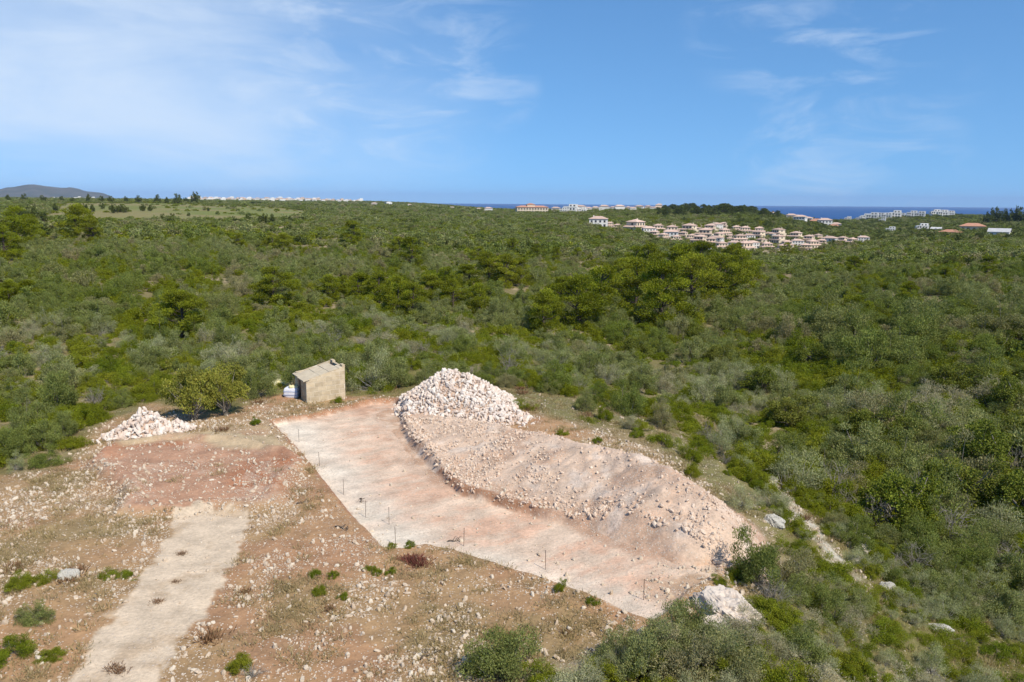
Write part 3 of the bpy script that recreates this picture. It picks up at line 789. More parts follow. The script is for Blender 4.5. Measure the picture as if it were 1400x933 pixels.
# ------------------------------------------------------------------ heaps of broken stone
def heap(name, label, fn, cx, cy, ext, nstone, nparts, smin, smax, seed, stones, core_mat):
    rg = np.random.default_rng(seed)
    root = tag(add(name, None), label, 'rubble heap'); root.location = (cx, cy, g1(cx, cy))
    z0 = root.location.z
    n = 70; xs = np.linspace(-ext, ext, n); X, Y = np.meshgrid(xs, xs); X = X.ravel(); Y = Y.ravel()
    Hh = fn(X, Y) - .10
    Z = np.where(Hh > -.02, np.maximum(Hh, -.02), -.3) + ground(X + cx, Y + cy) - z0
    idx = np.arange(n * n).reshape(n, n)
    F = np.stack([idx[:-1, :-1], idx[:-1, 1:], idx[1:, 1:], idx[1:, :-1]], -1).reshape(-1, 4)
    keep = (Hh[F] > -.05).any(1)
    used, inv = np.unique(F[keep], return_inverse=True)
    V = np.stack([X, Y, Z], 1)[used]
    add('core', mesh_np('core', V, inv.reshape(-1, 4), core_mat), root)
    pts = []
    cell = {}
    nt_ = nstone * 16
    tx, ty = rg.uniform(-ext, ext, nt_), rg.uniform(-ext, ext, nt_)
    th_ = fn(tx, ty); tg = ground(tx + cx, ty + cy) - z0
    rnd_ = rg.random((nt_, 3))
    for x, y, h, g_, q in zip(tx, ty, th_, tg, rnd_):
        if len(pts) >= nstone: break
        if h < .02 and q[0] > .05: continue
        if h < -.25: continue
        s_ = smin + (smax - smin) * q[1] ** 2.6
        key = (int(x / .22 + 70), int(y / .22 + 70))
        if key in cell and q[2] < .8: continue
        cell[key] = 1
        pts.append((x, y, max(h, 0) + s_ * .10 + g_, s_))
    # stones that face the photograph's side and show largest become parts
    score = [p[3] * (1.0 if p[1] < 1.2 else .5) for p in pts]
    order = np.argsort(score)[::-1]
    for i in order[:nparts]:
        x, y, z, s_ = pts[i]
        add('stone', stones[rg.integers(len(stones))], root, (x, y, z), tuple(rg.uniform(0, 6.28, 3)), (s_ * rg.uniform(.9, 1.3), s_, s_ * rg.uniform(.8, 1.1)))
    rest = [pts[i] for i in order[nparts:]]
    k = len(rest)
    sc_ = np.array([[p[3]] * 3 for p in rest]) * rg.uniform(.8, 1.2, (k, 3))
    o = scatter('loose_rubble', np.array([p[:3] for p in rest]), rg.integers(0, len(stones), k), rg.uniform(0, 6.28, (k, 3)), sc_, COL_R)
    o.parent = root; o['kind'] = 'stuff'
    return root

COL_R = hidden_collection('rubble_stone', STONE_R)
COL_F = hidden_collection('field_stone', STONE_F)
M['core'] = mat_plain('crushed_limestone', (.50, .38, .29, 1), (.40, .26, .18, 1), 5, .95, .05)

pk = P(612, 508, 3.0); tail = P(712, 576, .1); lf = P(548, 549, .1); frt = P(630, 579, 0)
def heap_fn(x, y):
    ax, ay = pk
    px, py = x + HC[0], y + HC[1]
    d0 = np.hypot((px - ax) / 4.3, (py - ay) / 5.2)
    a = 3.15 * np.clip(1.04 - d0, -.5, 1) ** 1.0
    a = np.minimum(a, 2.75 + .25 * (fbm(px, py, .8, 2, 77) - .5))
    bx, by = pk + np.array([1.5, -.4])
    d1 = np.hypot((px - bx) / 4.5, (py - by) / 5.3); b_ = 2.6 * (1.03 - d1)
    t = tail + np.array([-1.7, .5]); d2 = np.hypot((px - t[0]) / 2.6, (py - t[1]) / 2.2); c = 1.0 * (1 - d2)
    h = np.maximum(np.maximum(a, np.minimum(b_, 2.55)), c)
    return h + (fbm(px, py, 1.1, 3, 78) - .5) * .2 * (h > .1)
HC = pk + np.array([.6, -.4])
heap('rubble_heap', 'tall heap of white and pink broken limestone behind the spoil bank', heap_fn, HC[0], HC[1], 7.2, 3600, 300, .12, .50, 5, STONE_R, M['core'])
sh = P(196, 582, .5)
def heap2_fn(x, y):
    px, py = x + sh[0], y + sh[1]
    a = 1.75 * (1 - np.hypot((px - sh[0] - .1) / 2.05, (py - sh[1]) / 2.0))
    t = P(245, 584, .2); b_ = .6 * (1 - np.hypot((px - t[0]) / 1.3, (py - t[1]) / 1.1))
    t = P(160, 596, .1); c = .4 * (1 - np.hypot((px - t[0]) / 1.1, (py - t[1]) / 1.0))
    h = np.maximum(np.maximum(a, b_), c)
    return h + (fbm(px, py, .9, 3, 79) - .5) * .4 * (h > .1)
heap('rubble_heap', 'small low heap of buff broken stones beside the carob tree', heap2_fn, sh[0], sh[1], 4.0, 520, 200, .16, .58, 6, STONE_R, M['core'])

# spoil bank
bx0, bx1 = CP[:, 0].min() - 8, CP[:, 0].max() + 4; by0, by1 = CP[:, 1].min() - 7, CP[:, 1].max() + 5
st_ = .14
xs = np.arange(bx0, bx1, st_); ys = np.arange(by0, by1, st_); X, Y = np.meshgrid(xs, ys); X = X.ravel(); Y = Y.ravel()
B = berm(X, Y)
B = B + .16 * (fbm(X, Y, .8, 4, 86, .65) - .5) * sstep(B, .05, .4)
dpad = sdist(X, Y, PAD)
B = np.where(dpad < .15, np.minimum(B, .02 + B * sstep(X, 2.0, 5.0) ), B)
G = ground(X, Y)
Z = G + B
idx = np.arange(len(X)).reshape(len(ys), len(xs))
F = np.stack([idx[:-1, :-1], idx[:-1, 1:], idx[1:, 1:], idx[1:, :-1]], -1).reshape(-1, 4)
F = F[(B[F] > .0).any(1)]
used, inv = np.unique(F, return_inverse=True)
x_, y_ = X[used], Y[used]; n = len(used)
lerp = lambda a, b, f: a + (np.array(b) - a) * f[:, None]
n1 = fbm(x_, y_, 2.4, 4, 81); n2 = fbm(x_, y_, .7, 4, 82)
# chutes run down the face (across the crest)
cd = CP[-3] - CP[2]; cd = cd / np.linalg.norm(cd); al = x_ * cd[0] + y_ * cd[1]; ac = -x_ * cd[1] + y_ * cd[0]
chute = fbm(al * 1.0, ac * .3, 2.8, 4, 83)
tint = np.tile(np.array((.58, .425, .31)), (n, 1))
tint = lerp(tint, (.50, .325, .22), sstep(chute * .15 + n1 * .85, .46, .66) * .85)
tint = lerp(tint, (.65, .545, .45), sstep(fbm(x_, y_, 1.3, 4, 84), .54, .74) * .6)
tint = lerp(tint, (.43, .26, .165), (1 - sstep(B[used], .0, .35)) * sstep(n2, .4, .6) * .7)
stony = .25 + .5 * sstep(n1, .42, .62)
bank = tag(add('spoil_bank', None), 'long sloping bank of pinkish excavated soil and stones along the pad', 'spoil bank')
bc = CP[5]; bank.location = (bc[0], bc[1], g1(bc[0], bc[1])); BL = np.array(bank.location)
add('soil', mesh_np('soil', np.stack([x_, y_, Z[used]], 1) - BL, inv.reshape(-1, 4), M['earth'], {'tint': tint, 'stony': stony}), bank)
COL_B = hidden_collection('bank_stone', STONE_B)
rg = np.random.default_rng(31)
N = 95000
sx_, sy_ = rg.uniform(bx0, bx1, N), rg.uniform(by0, by1, N)
bb = berm(sx_, sy_); 
cl_ = fbm(sx_, sy_, 1.6, 3, 85); al2 = sx_ * cd[0] + sy_ * cd[1]
dens = sstep(cl_, .42, .62) * (.25 + .75 * (1 - sstep(bb, .5, 1.6))) + .12
dens = dens * (1 + 1.0 * sstep(sx_, 8, 11))
dens = dens + .75 * (sdist(sx_, sy_, EDGE, False) < .75) * (sstep(fbm(sx_, sy_, .9, 2, 87), .38, .55))
ok = (bb > -.3) & (rg.random(N) < dens * .8) & (sdist(sx_, sy_, PAD) > -.12) & ((bb > .03) | (sdist(sx_, sy_, EDGE, False) < .75))
bb = np.maximum(bb, 0)
sx_, sy_, bb = sx_[ok], sy_[ok], bb[ok]; k = len(sx_)
sz_ = ground(sx_, sy_) + bb
size = (.04 + .20 * rg.random(k) ** 4.0) * np.where(sdist(sx_, sy_, EDGE, False) < .75, 1.25, 1.0)
order = np.argsort(size)[::-1]
for i in order[:200]:
    add('stone', STONE_B[rg.integers(len(STONE_B))], bank, (sx_[i] - BL[0], sy_[i] - BL[1], sz_[i] - BL[2] + size[i] * .1), tuple(rg.uniform(0, 6.28, 3)), (size[i] * 1.15, size[i], size[i] * .9))
i = order[200:]
o = scatter('loose_rubble', np.stack([sx_[i], sy_[i], sz_[i] + size[i] * .12], 1) - BL, rg.integers(0, len(STONE_B), len(i)), rg.uniform(0, 6.28, (len(i), 3)), np.repeat(size[i][:, None], 3, 1) * rg.uniform(.8, 1.25, (len(i), 3)), COL_B)
o.parent = bank; o['kind'] = 'stuff'

# ------------------------------------------------------------------ stone hut
M['block'] = mat_plain('sandstone_block', (.58, .475, .325, 1), (.47, .37, .24, 1), 2.2, .92, .02, rand=.12)
M['mortar'] = mat_plain('pale_mortar', (.72, .63, .49, 1), (.62, .53, .40, 1), 5, .95, .01)
M['slab'] = mat_plain('weathered_roof_slab', (.58, .49, .35, 1), (.48, .40, .29, 1), 1.6, .95, .03, rand=.04)
M['wood'] = mat_plain('weathered_brown_wood', (.13, .08, .05, 1), (.20, .12, .08, 1), 4, .8)
hp = hit(419.5, 553)
hut = tag(add('stone_hut', None), 'small roofed hut of cream stone blocks with a slanting top', 'hut')
HZ = hp[2] - .05
hut.location = (hp[0], hp[1], HZ); HROT = R(31); hut.rotation_euler = (0, 0, HROT)
LX, LY, HL, HR = 3.45, 3.3, 2.02, 2.92
def htop(x): return HL + (HR - HL) * x / LX
def block_wall(wname, axis, length, off, thick, topfn, inward, door=None):
    rgw = random.Random(sum(map(ord, wname)) + int(off * 10))
    w = add('wall', None, hut)
    core = MB()
    # mortar core set back behind the faces of the blocks
    def put(mb, a0, a1, z0, z1a, z1b, d0, d1):
        if axis == 'x': mb.hexa([(a0, d0, z0), (a1, d0, z0), (a1, d1, z0), (a0, d1, z0), (a0, d0, z1a), (a1, d0, z1b), (a1, d1, z1b), (a0, d1, z1a)])
        else: mb.hexa([(d0, a0, z0), (d1, a0, z0), (d1, a1, z0), (d0, a1, z0), (d0, a0, z1a), (d1, a0, z1a), (d1, a1, z1b), (d0, a1, z1b)])
    e = .012
    segs = [(0, length)] if not door else [(0, door[0]), (door[1], length)]
    for a0, a1 in segs: put(core, a0 + e, a1 - e, -.3, topfn(a0) - e, topfn(a1) - e, off + e, off + thick - e)
    if door: put(core, door[0], door[1], door[2], topfn(door[0]) - e, topfn(door[1]) - e, off + e, off + thick - e)
    cm = core.mesh('mortar', M['mortar'])
    add('mortar', cm, w)
    ch = .40; row = 0; z = -.2
    while z < HR:
        a = 0.0 if row % 2 == 0 else -.38
        while a < length:
            bw = rgw.choice([.62, .74, .80]); a0, a1 = max(a, 0) + .016, min(a + bw, length) - .016
            a += bw
            if a1 - a0 < .08: continue
            zt = min(topfn(a0), topfn(a1)) 
            z0_, z1 = z + .016, z + ch - .016
            if door and a0 < door[1] and a1 > door[0] and z0_ < door[2]:
                if a0 < door[0] - .1: a1 = door[0]
                elif a1 > door[1] + .1: a0 = door[1]
                else: continue
            t0, t1 = min(z1, topfn(a0)), min(z1, topfn(a1))
            if max(t0, t1) - z0_ < .06: continue
            t0 = max(t0, z0_ + .01); t1 = max(t1, z0_ + .01)
            mb = MB(); j = rgw.uniform(-.006, .008)
            put(mb, a0, a1, z0_, t0, t1, off - j, off + thick + j)
            add('block', mb.mesh('block', M['block']), w)
        z += ch; row += 1
    return w
TH = .22
block_wall('front', 'x', LX, 0.0, TH, htop, 1)
block_wall('back', 'x', LX, LY - TH, TH, lambda x: htop(x) + .10, 1)
block_wall('side', 'y', LY - 2 * TH - .02, 0, TH, lambda y: HL - .02, 1, door=(1.35, 2.2, 1.75))
block_wall('far', 'y', LY - 2 * TH - .02, LX - TH, TH, lambda y: HR - .02, 1)
for w in [c for c in hut.children if c.name.startswith('wall')][2:4]: w.location = (0, TH + .01, 0)
d_ = MB(); d_.box(.10, .15, TH + 1.37, TH + 2.19, 0.02, 1.73); add('door', d_.mesh('door', M['wood']), hut)
roof = add('roof', None, hut)
rnd = random.Random(4)
def roof_slab(x0, x1, y0, y1, dz, th=.07):
    mb = MB(); zf = lambda x: htop(x) - .02 + dz
    mb.hexa([(x0, y0, zf(x0)), (x1, y0, zf(x1)), (x1, y1, zf(x1)), (x0, y1, zf(x0)), (x0, y0, zf(x0) + th), (x1, y0, zf(x1) + th), (x1, y1, zf(x1) + th), (x0, y1, zf(x0) + th)])
    add('slab', mb.mesh('slab', M['slab']), roof)
roof_slab(-.26, .30, -.10, LY * .52, .03, .09); roof_slab(-.22, .28, LY * .52 + .03, LY + .06, .045, .09)
for i in range(3):
    a0 = .32 + i * .86
    roof_slab(a0, a0 + .84, .03, 1.32 + rnd.uniform(-.01, .01), .030 + rnd.uniform(-.008, .008))
    roof_slab(a0 + .01, a0 + .83, 1.40, LY - TH - .03, .012 + rnd.uniform(-.01, .01))
roof_slab(2.92, LX - TH - .02, .03, 1.2, .02)
# raised corner block and the parapet left at the high end
for (x0, x1, y0, y1, h) in [(LX - .24, LX + .02, .02, .62, .30), (LX - .26, LX + .01, LY - .75, LY - .02, .26)]:
    mb = MB(); b0 = htop(x0) - .01; mb.box(x0, x1, y0, y1, b0, max(htop(x1), b0) + h - .12); add('parapet_block', mb.mesh('parapet_block', M['block']), hut)

# white builders bag with sacks left of the hut, pale sheet behind
M['white'] = mat_plain('white_woven_plastic', (.74, .74, .78, 1), (.62, .62, .68, 1), 3, .6, .03)
M['yellow'] = mat_plain('pale_yellow_sacking', (.68, .60, .30, 1), (.76, .72, .52, 1), 2.5, .8, .03)
M['blue'] = mat_plain('faded_blue_strap', (.20, .26, .42, 1), (.3, .34, .48, 1), 3, .7)
def soft_box(sx, sy, sz, bulge, mat, name, seed, n=10):
    V = []; F = []; 
    import bmesh
    bm = bmesh.new(); bmesh.ops.create_cube(bm, size=2); bmesh.ops.subdivide_edges(bm, edges=bm.edges, cuts=n, use_grid_fill=True)
    for v in bm.verts:
        p = v.co.copy()
        k = 1 + bulge * (1 - p.z * p.z) 
        nz = fbm(np.array([p.x * 3 + p.z * 2 + seed]), np.array([p.y * 3 - p.z]), 1.0, 3, seed)[0] - .5
        l = math.sqrt(p.x ** 2 + p.y ** 2 + p.z ** 2)
        rr = 1 - .16 * max(0, l - 1.25)
        v.co = Vector((p.x * sx * k * rr + nz * .06, p.y * sy * k * rr + nz * .06, p.z * sz * (rr if p.z > 0 else 1) + nz * .05 * (p.z > -.9)))
    me = bpy.data.meshes.new(name); bm.to_mesh(me); bm.free(); me.materials.append(mat)
    for q in me.polygons: q.use_smooth = True
    return me
bp = hit(398, 545)
bag = tag(add('bulk_bag', None), 'white woven bulk bag of building material standing beside the hut', 'bag')
bag.location = (bp[0], bp[1] + .55, bp[2]); bag.rotation_euler = (0, 0, R(-4))
add('bag_body', soft_box(.60, .55, .43, .05, M['white'], 'bag_body', 3), bag, (0, 0, .41))
for q in (.22, .52):
    mb = MB(); mb.box(-.645, .645, -.60, .60, q, q + .05); add('strap', mb.mesh('strap', M['blue']), bag)
sk = tag(add('cement_sack', soft_box(.34, .24, .10, .12, M['yellow'], 'cement_sack', 8)), 'pale yellow sack lying on top of the white bulk bag', 'sack')
sk.location = (bp[0] + .12, bp[1] + .40, bp[2] + .93); sk.rotation_euler = (0, .05, .4)
tp = hit(386, 527)
n = 14; V = []; 
for i in range(n):
    for j in range(n):
        x, y = (i / (n - 1) - .5) * 1.9, (j / (n - 1) - .5) * 1.6
        V.append((x, y, .24 + .22 * fbm(np.array([x]), np.array([y]), .6, 3, 9)[0] + (.16 if abs(x) < .6 and abs(y) < .5 else 0)))
V += [(v[0] * 1.01, v[1] * 1.01, -.1) for v in V]
F = [(i * n + j, (i + 1) * n + j, (i + 1) * n + j + 1, i * n + j + 1) for i in range(n - 1) for j in range(n - 1)]
ring = [i * n for i in range(n)] + [(n - 1) * n + j for j in range(1, n)] + [i * n + n - 1 for i in range(n - 2, -1, -1)] + [j for j in range(n - 2, 0, -1)]
for a, b_ in zip(ring, ring[1:] + ring[:1]): F.append((a, a + n * n, b_ + n * n, b_)[::-1])
me = bpy.data.meshes.new('tarpaulin'); me.from_pydata(V, [], F); me.materials.append(M['yellow'])
tag(add('tarpaulin', me, None, (tp[0], tp[1] + .3, tp[2])), 'pale yellow sheet draped over a low pile behind the bulk bag', 'tarpaulin')

# ------------------------------------------------------------------ survey stakes and fallen branches
M['steel'] = mat_plain('rusty_steel_rod', (.075, .055, .045, 1), (.13, .08, .06, 1), 8, .7)
mb = MB(); mb.tube([(0, 0, -.15), (0, 0, .97), (.004, 0, .985), (.006, 0, 1.0)], [.014, .014, .011, .003], 6); stake_me = mb.mesh('survey_stake', M['steel'])
stakes = [(409, 606, 'at the far sharp corner of the white pad'), (437, 638, 'along the straight white edge of the pad'), (470, 677, 'along the straight white edge of the pad'), (500, 709, 'along the straight white edge of the pad'),
          (532, 718, 'along the straight white edge of the pad'), (541, 747, 'at the bend in the stony lip of the pad'), (634, 747, 'by the stony lip of the pad'), (746, 780, 'by the stony lip of the pad'),
          (945, 745, 'at the foot of the stony end of the spoil bank'), (880, 822, 'by the stony lip of the pad')]
for u, v, w in stakes:
    x, y, z, d = hit(u, v)
    o = add('survey_stake', stake_me, None, (x, y, z), (random.uniform(-.04, .04), random.uniform(-.04, .04), 0))
    tag(o, 'thin dark metal stake standing ' + w, 'stake', 'survey stakes round the pad')
def branch(u, v, ln, rot, seed, label):
    rg = np.random.default_rng(seed); mb = MB(); p = np.zeros(3); pts = []; d = np.array([1., 0, 0])
    for i in range(6): pts.append(p.copy()); d = unit(d + np.array([0, rg.normal(0, .35), 0])); p = p + d * ln / 6
    pts = [np.array([q[0], q[1], .05 + .05 * math.sin(i * 1.3)]) for i, q in enumerate(pts)]
    mb.tube(pts, [.035, .032, .028, .022, .016, .006], 6)
    for i in (2, 3, 4): mb.tube([pts[i], pts[i] + np.array([.15, rg.choice([-1, 1]) * .2, .12]), pts[i] + np.array([.3, rg.choice([-1, 1]) * .35, .10])], [.018, .012, .004], 5)
    x, y, z, _ = hit(u, v); tag(add('fallen_branch', mb.mesh('fallen_branch', M['darkbark'], True), None, (x, y, z), rot), label, 'branch')
branch(405, 690, 1.1, .3, 1, 'dark crooked branch lying on stony ground beside the red earth')
branch(458, 722, 1.2, -.4, 2, 'dark fallen branch lying beside the straight pad edge')
branch(492, 684, .9, -1.2, 3, 'short stick lying flat on the white pad')
branch(612, 742, .8, .2, 4, 'short stick lying on the stony lip of the pad')
branch(575, 905, .9, 1.3, 5, 'dark weathered stump wood lying among pale stones')

# ------------------------------------------------------------------ rocks
def rock(u, v, sx, sy, sz, seed, mat, label, cat='rock', rot=0., name='rock'):
    x, y, z, _ = hit(u, v)
    o = add(name, rock_mesh(seed, sx, sy, sz, M[mat], name), None, (x, y, z + sz * .12), rot); tag(o, label, cat); return o
rock(992, 842, 1.05, 1.55, .75, 11, 'pale_rock', 'large white broken boulder at the low end of the pad', 'boulder', .35, 'boulder')
rock(975, 862, .75, .55, .45, 12, 'pale_rock', 'white broken rock leaning against the large boulder', 'rock', .2)
rock(1012, 855, .55, .5, .4, 19, 'pale_rock', 'pale knobbly rock beside the large white boulder', 'rock', 1.2)
rock(1058, 716, .55, .62, .38, 13, 'grey_rock', 'rounded grey boulder below the end of the spoil bank', 'boulder', .4, 'boulder')
for i, (u, v, a, b_, l) in enumerate([(1052, 640, .9, .7, 'flat pale rock at the top of the outcrop on the slope'), (1070, 655, 1.1, .8, 'broad pale slab in the outcrop on the slope'), (1085, 672, .9, .7, 'cracked pale slab in the outcrop on the slope'),
                                   (1100, 690, .9, .8, 'pale slab at the foot of the outcrop on the slope')]):
    rock(u, v, a, b_, .28, 20 + i, 'grey_rock', l, 'rock', .7)
rk = np.random.default_rng(61)
for i in range(26):
    t = i / 25; u = 1046 + 130 * t + rk.normal(0, 5); v = 634 + 112 * t + rk.normal(0, 5); q = rk.uniform(.22, .6)
    o = rock(u, v, q * 1.2, q, q * .5, 600 + i, 'outcrop', 'low broken limestone in the pale band down the slope', 'rock', rk.uniform(0, 3)); o['group'] = 'broken rocks of the slope outcrop'
rock(1213, 808, .50, .45, .35, 31, 'grey_rock', 'lone grey boulder among green cushions on the slope', 'boulder', 0, 'boulder')
rock(1215, 727, .8, .5, .4, 32, 'grey_rock', 'pale rock ledge beneath a shady tree', 'rock', .4)
rock(1168, 768, .5, .4, .25, 33, 'grey_rock', 'small pale rock showing between slope shrubs')
rock(1285, 862, .6, .4, .2, 34, 'grey_rock', 'low pale rock at the edge of a dry clearing')
rock(160, 415, .9, .7, .5, 35, 'grey_rock', 'grey boulder in a gap of the scrub beyond the small heap')
rock(95, 790, .45, .35, .3, 36, 'grey_rock', 'grey rock among weeds beside the dirt track')
rock(8, 380, 2.2, 1.5, .5, 37, 'grey_rock', 'bare grey rock patch in the scrub')


# ------------------------------------------------------------------ planting plan
def inframe(x, y, z, margin=60):
    d = np.stack([x, y, z - CAM[2]], -1)
    w = d @ _f; u = 700 + FPX * (d @ _r) / np.maximum(w, .1); v = 466.5 - FPX * (d @ _u) / np.maximum(w, .1)
    return (w > 1) & (u > -margin) & (u < 1400 + margin) & (v < 933 + margin * 2) & (v > -100), u, v

def hits(lst): return [hit(u, v) for u, v in lst]

VILL = VILLG
HUTC = np.array([hp[0] + 1, hp[1] + 1.5])
def density(x, y):
    r = np.hypot(x, y); d = np.ones(x.shape)
    cl = sdist(x, y, CLEAR); d = d * sstep(cl, .5, 2.2)
    d = d * np.where(r < 130, 1 - .82 * (sdist(x, y, SEMI) < .8), 1)
    d = d * np.where((r < 130), (sdist(x, y, ROCKY) > .5), 1)
    d = d * np.where(r < 130, np.hypot(x - HUTC[0], y - HUTC[1]) > 3.3, 1)
    d = d * np.where(r < 130, berm(x, y) < -.05, 1)
    for hx, hy, hr in ((HC[0], HC[1], 6.6), (sh[0], sh[1], 3.2)): d = d * np.where(r < 130, np.hypot(x - hx, y - hy) > hr, 1)
    gaps = fbm(x, y, 11, 3, 101)
    d = d * (1 - .85 * sstep(gaps, .55, .64) * (r < 600) * np.where((x < -6) & (r < 125), .25, 1))
    d = d * np.where((x < -10) & (r < 45) & (r > 0), .25, 1)
    azd = np.degrees(np.arctan2(x, y)); d = d * (1 - .06 * sstep(azd, 12, 18) * (1 - sstep(r, 46, 56)))
    d = d * (1 - .97 * (sdist(x, y, FIELD) < -5)) * (1 - .95 * (sdist(x, y, DRYP) < 0))
    d = d * (1 - .55 * (sdist(x, y, VILL) < 0))
    return d

def jgrid(r0, r1, sp, amax, seed):
    rg = np.random.default_rng(seed)
    xs = np.arange(-r1 * math.sin(R(amax)), r1 * math.sin(R(amax)), sp); ys = np.arange(0, r1, sp)
    X, Y = np.meshgrid(xs, ys); X = X.ravel() + rg.uniform(-.48, .48, X.size) * sp; Y = Y.ravel() + rg.uniform(-.48, .48, X.size) * sp
    r = np.hypot(X, Y); a = np.abs(np.degrees(np.arctan2(X, Y)))
    k = (r > r0) & (r <= r1) & (a < amax)
    return X[k], Y[k], rg

PL = []      # x, y, kind, radius, height factor, lod
for r0, r1, sp, amax, s0, s1, seed in [(14, 60, 1.45, 46, .55, 1.40, 1), (60, 120, 2.1, 43, .8, 2.2, 2), (120, 300, 3.1, 40, 1.2, 3.0, 3), (300, 700, 4.8, 39, 1.7, 3.9, 4),
                                  (700, 1500, 7.0, 38, 2.8, 5.0, 5), (1500, 4400, 17, 37, 5.5, 9.5, 6)]:
    x, y, rg = jgrid(r0, r1, sp, amax, seed)
    z = ground(x, y); k = (z > -58) & (rg.random(len(x)) < density(x, y) * .97); x, y, z = x[k], y[k], z[k]
    n = len(x)
    rad = s0 + (s1 - s0) * rg.random(n) ** 1.6
    kn = fbm(x, y, 14, 3, 111) * .55 + rg.random(n) * .45
    azd = np.degrees(np.arctan2(x, y)); rr_ = np.hypot(x, y)
    valley = sstep(azd, 14, 22) * sstep(rr_, 48, 60) * (1 - sstep(rr_, 150, 230))
    rad = rad * (1 + .55 * valley)
    wisp_ = fbm(x, y, 12, 3, 141) * .6 + rg.random(n) * .4
    wisp_ = wisp_ - .10 * valley + .05 * ((np.abs(x) < 16) & (rr_ > 60) & (rr_ < 100))
    slope = (sstep(azd, 9, 16) * (1 - sstep(rr_, 46, 58)))
    rad = rad * (1 - .18 * slope)
    thr = .46 - .02 * valley - .06 * slope
    for i in range(n):
        kd = 'grey_shrub' if kn[i] < thr[i] else 'green_shrub'
        q = rg.random()
        if rr_[i] < 130 and ((kd == 'green_shrub' and q < .30 + .3 * slope[i]) or q > .985): kd = 'cushion_shrub'
        if rr_[i] < 110 and rg.random() < .05 + .09 * slope[i]: kd = 'bare_shrub'
        if kd == 'grey_shrub' and rr_[i] < 120 and wisp_[i] > .5 - .12 * slope[i]: kd = 'wispy_shrub'
        if rr_[i] > 300 and q < .035 + .28 * float(750 < rr_[i] < 2400 and azd[i] > 15): kd = 'dark_tree'
        rd = rad[i] * (.78 if kd == 'green_shrub' else 1.0) * (.85 if kd == 'bare_shrub' else 1)
        PL.append((x[i], y[i], z[i], kd, rd, rg.uniform(.8, 1.2), rr_[i]))

# low ground cover fills the gaps
x, y, rg = jgrid(18, 170, 1.9, 42, 21)
k = (rg.random(len(x)) < .75 * sstep(fbm(x, y, 11, 3, 101), .52, .60) * (fbm(x, y, 5, 3, 131) > .47)) & (sdist(x, y, CLEAR) > 1.5) & (sdist(x, y, SEMI) > .5) & (sdist(x, y, ROCKY) > .6) & (berm(x, y) < -.1)
for q in ((HC[0], HC[1], 7), (sh[0], sh[1], 4), (HUTC[0], HUTC[1], 4)): k &= np.hypot(x - q[0], y - q[1]) > q[2]
z = ground(x, y)
for i in np.nonzero(k)[0]: PL.append((x[i], y[i], z[i], 'cushion_shrub', rg.uniform(.6, 1.5), rg.uniform(.7, 1.2), math.hypot(x[i], y[i])))
x, y, rg = jgrid(22, 62, 1.25, 44, 22)
azd = np.degrees(np.arctan2(x, y)); wz = fbm(x, y, 6, 3, 151)
k = (azd > 11) & (rg.random(len(x)) < .62) & (sdist(x, y, CLEAR) > .8) & (sdist(x, y, SEMI) > .5) & (sdist(x, y, ROCKY) > .6) & (berm(x, y) < -.1)
z = ground(x, y)
for i in np.nonzero(k)[0]:
    q = rg.random() * .5 + wz[i] * .5
    PL.append((x[i], y[i], z[i], 'cushion_shrub' if q < .47 else 'wispy_shrub' if q < .58 else 'green_shrub', rg.uniform(.45, 1.1), rg.uniform(.7, 1.2), math.hypot(x[i], y[i])))
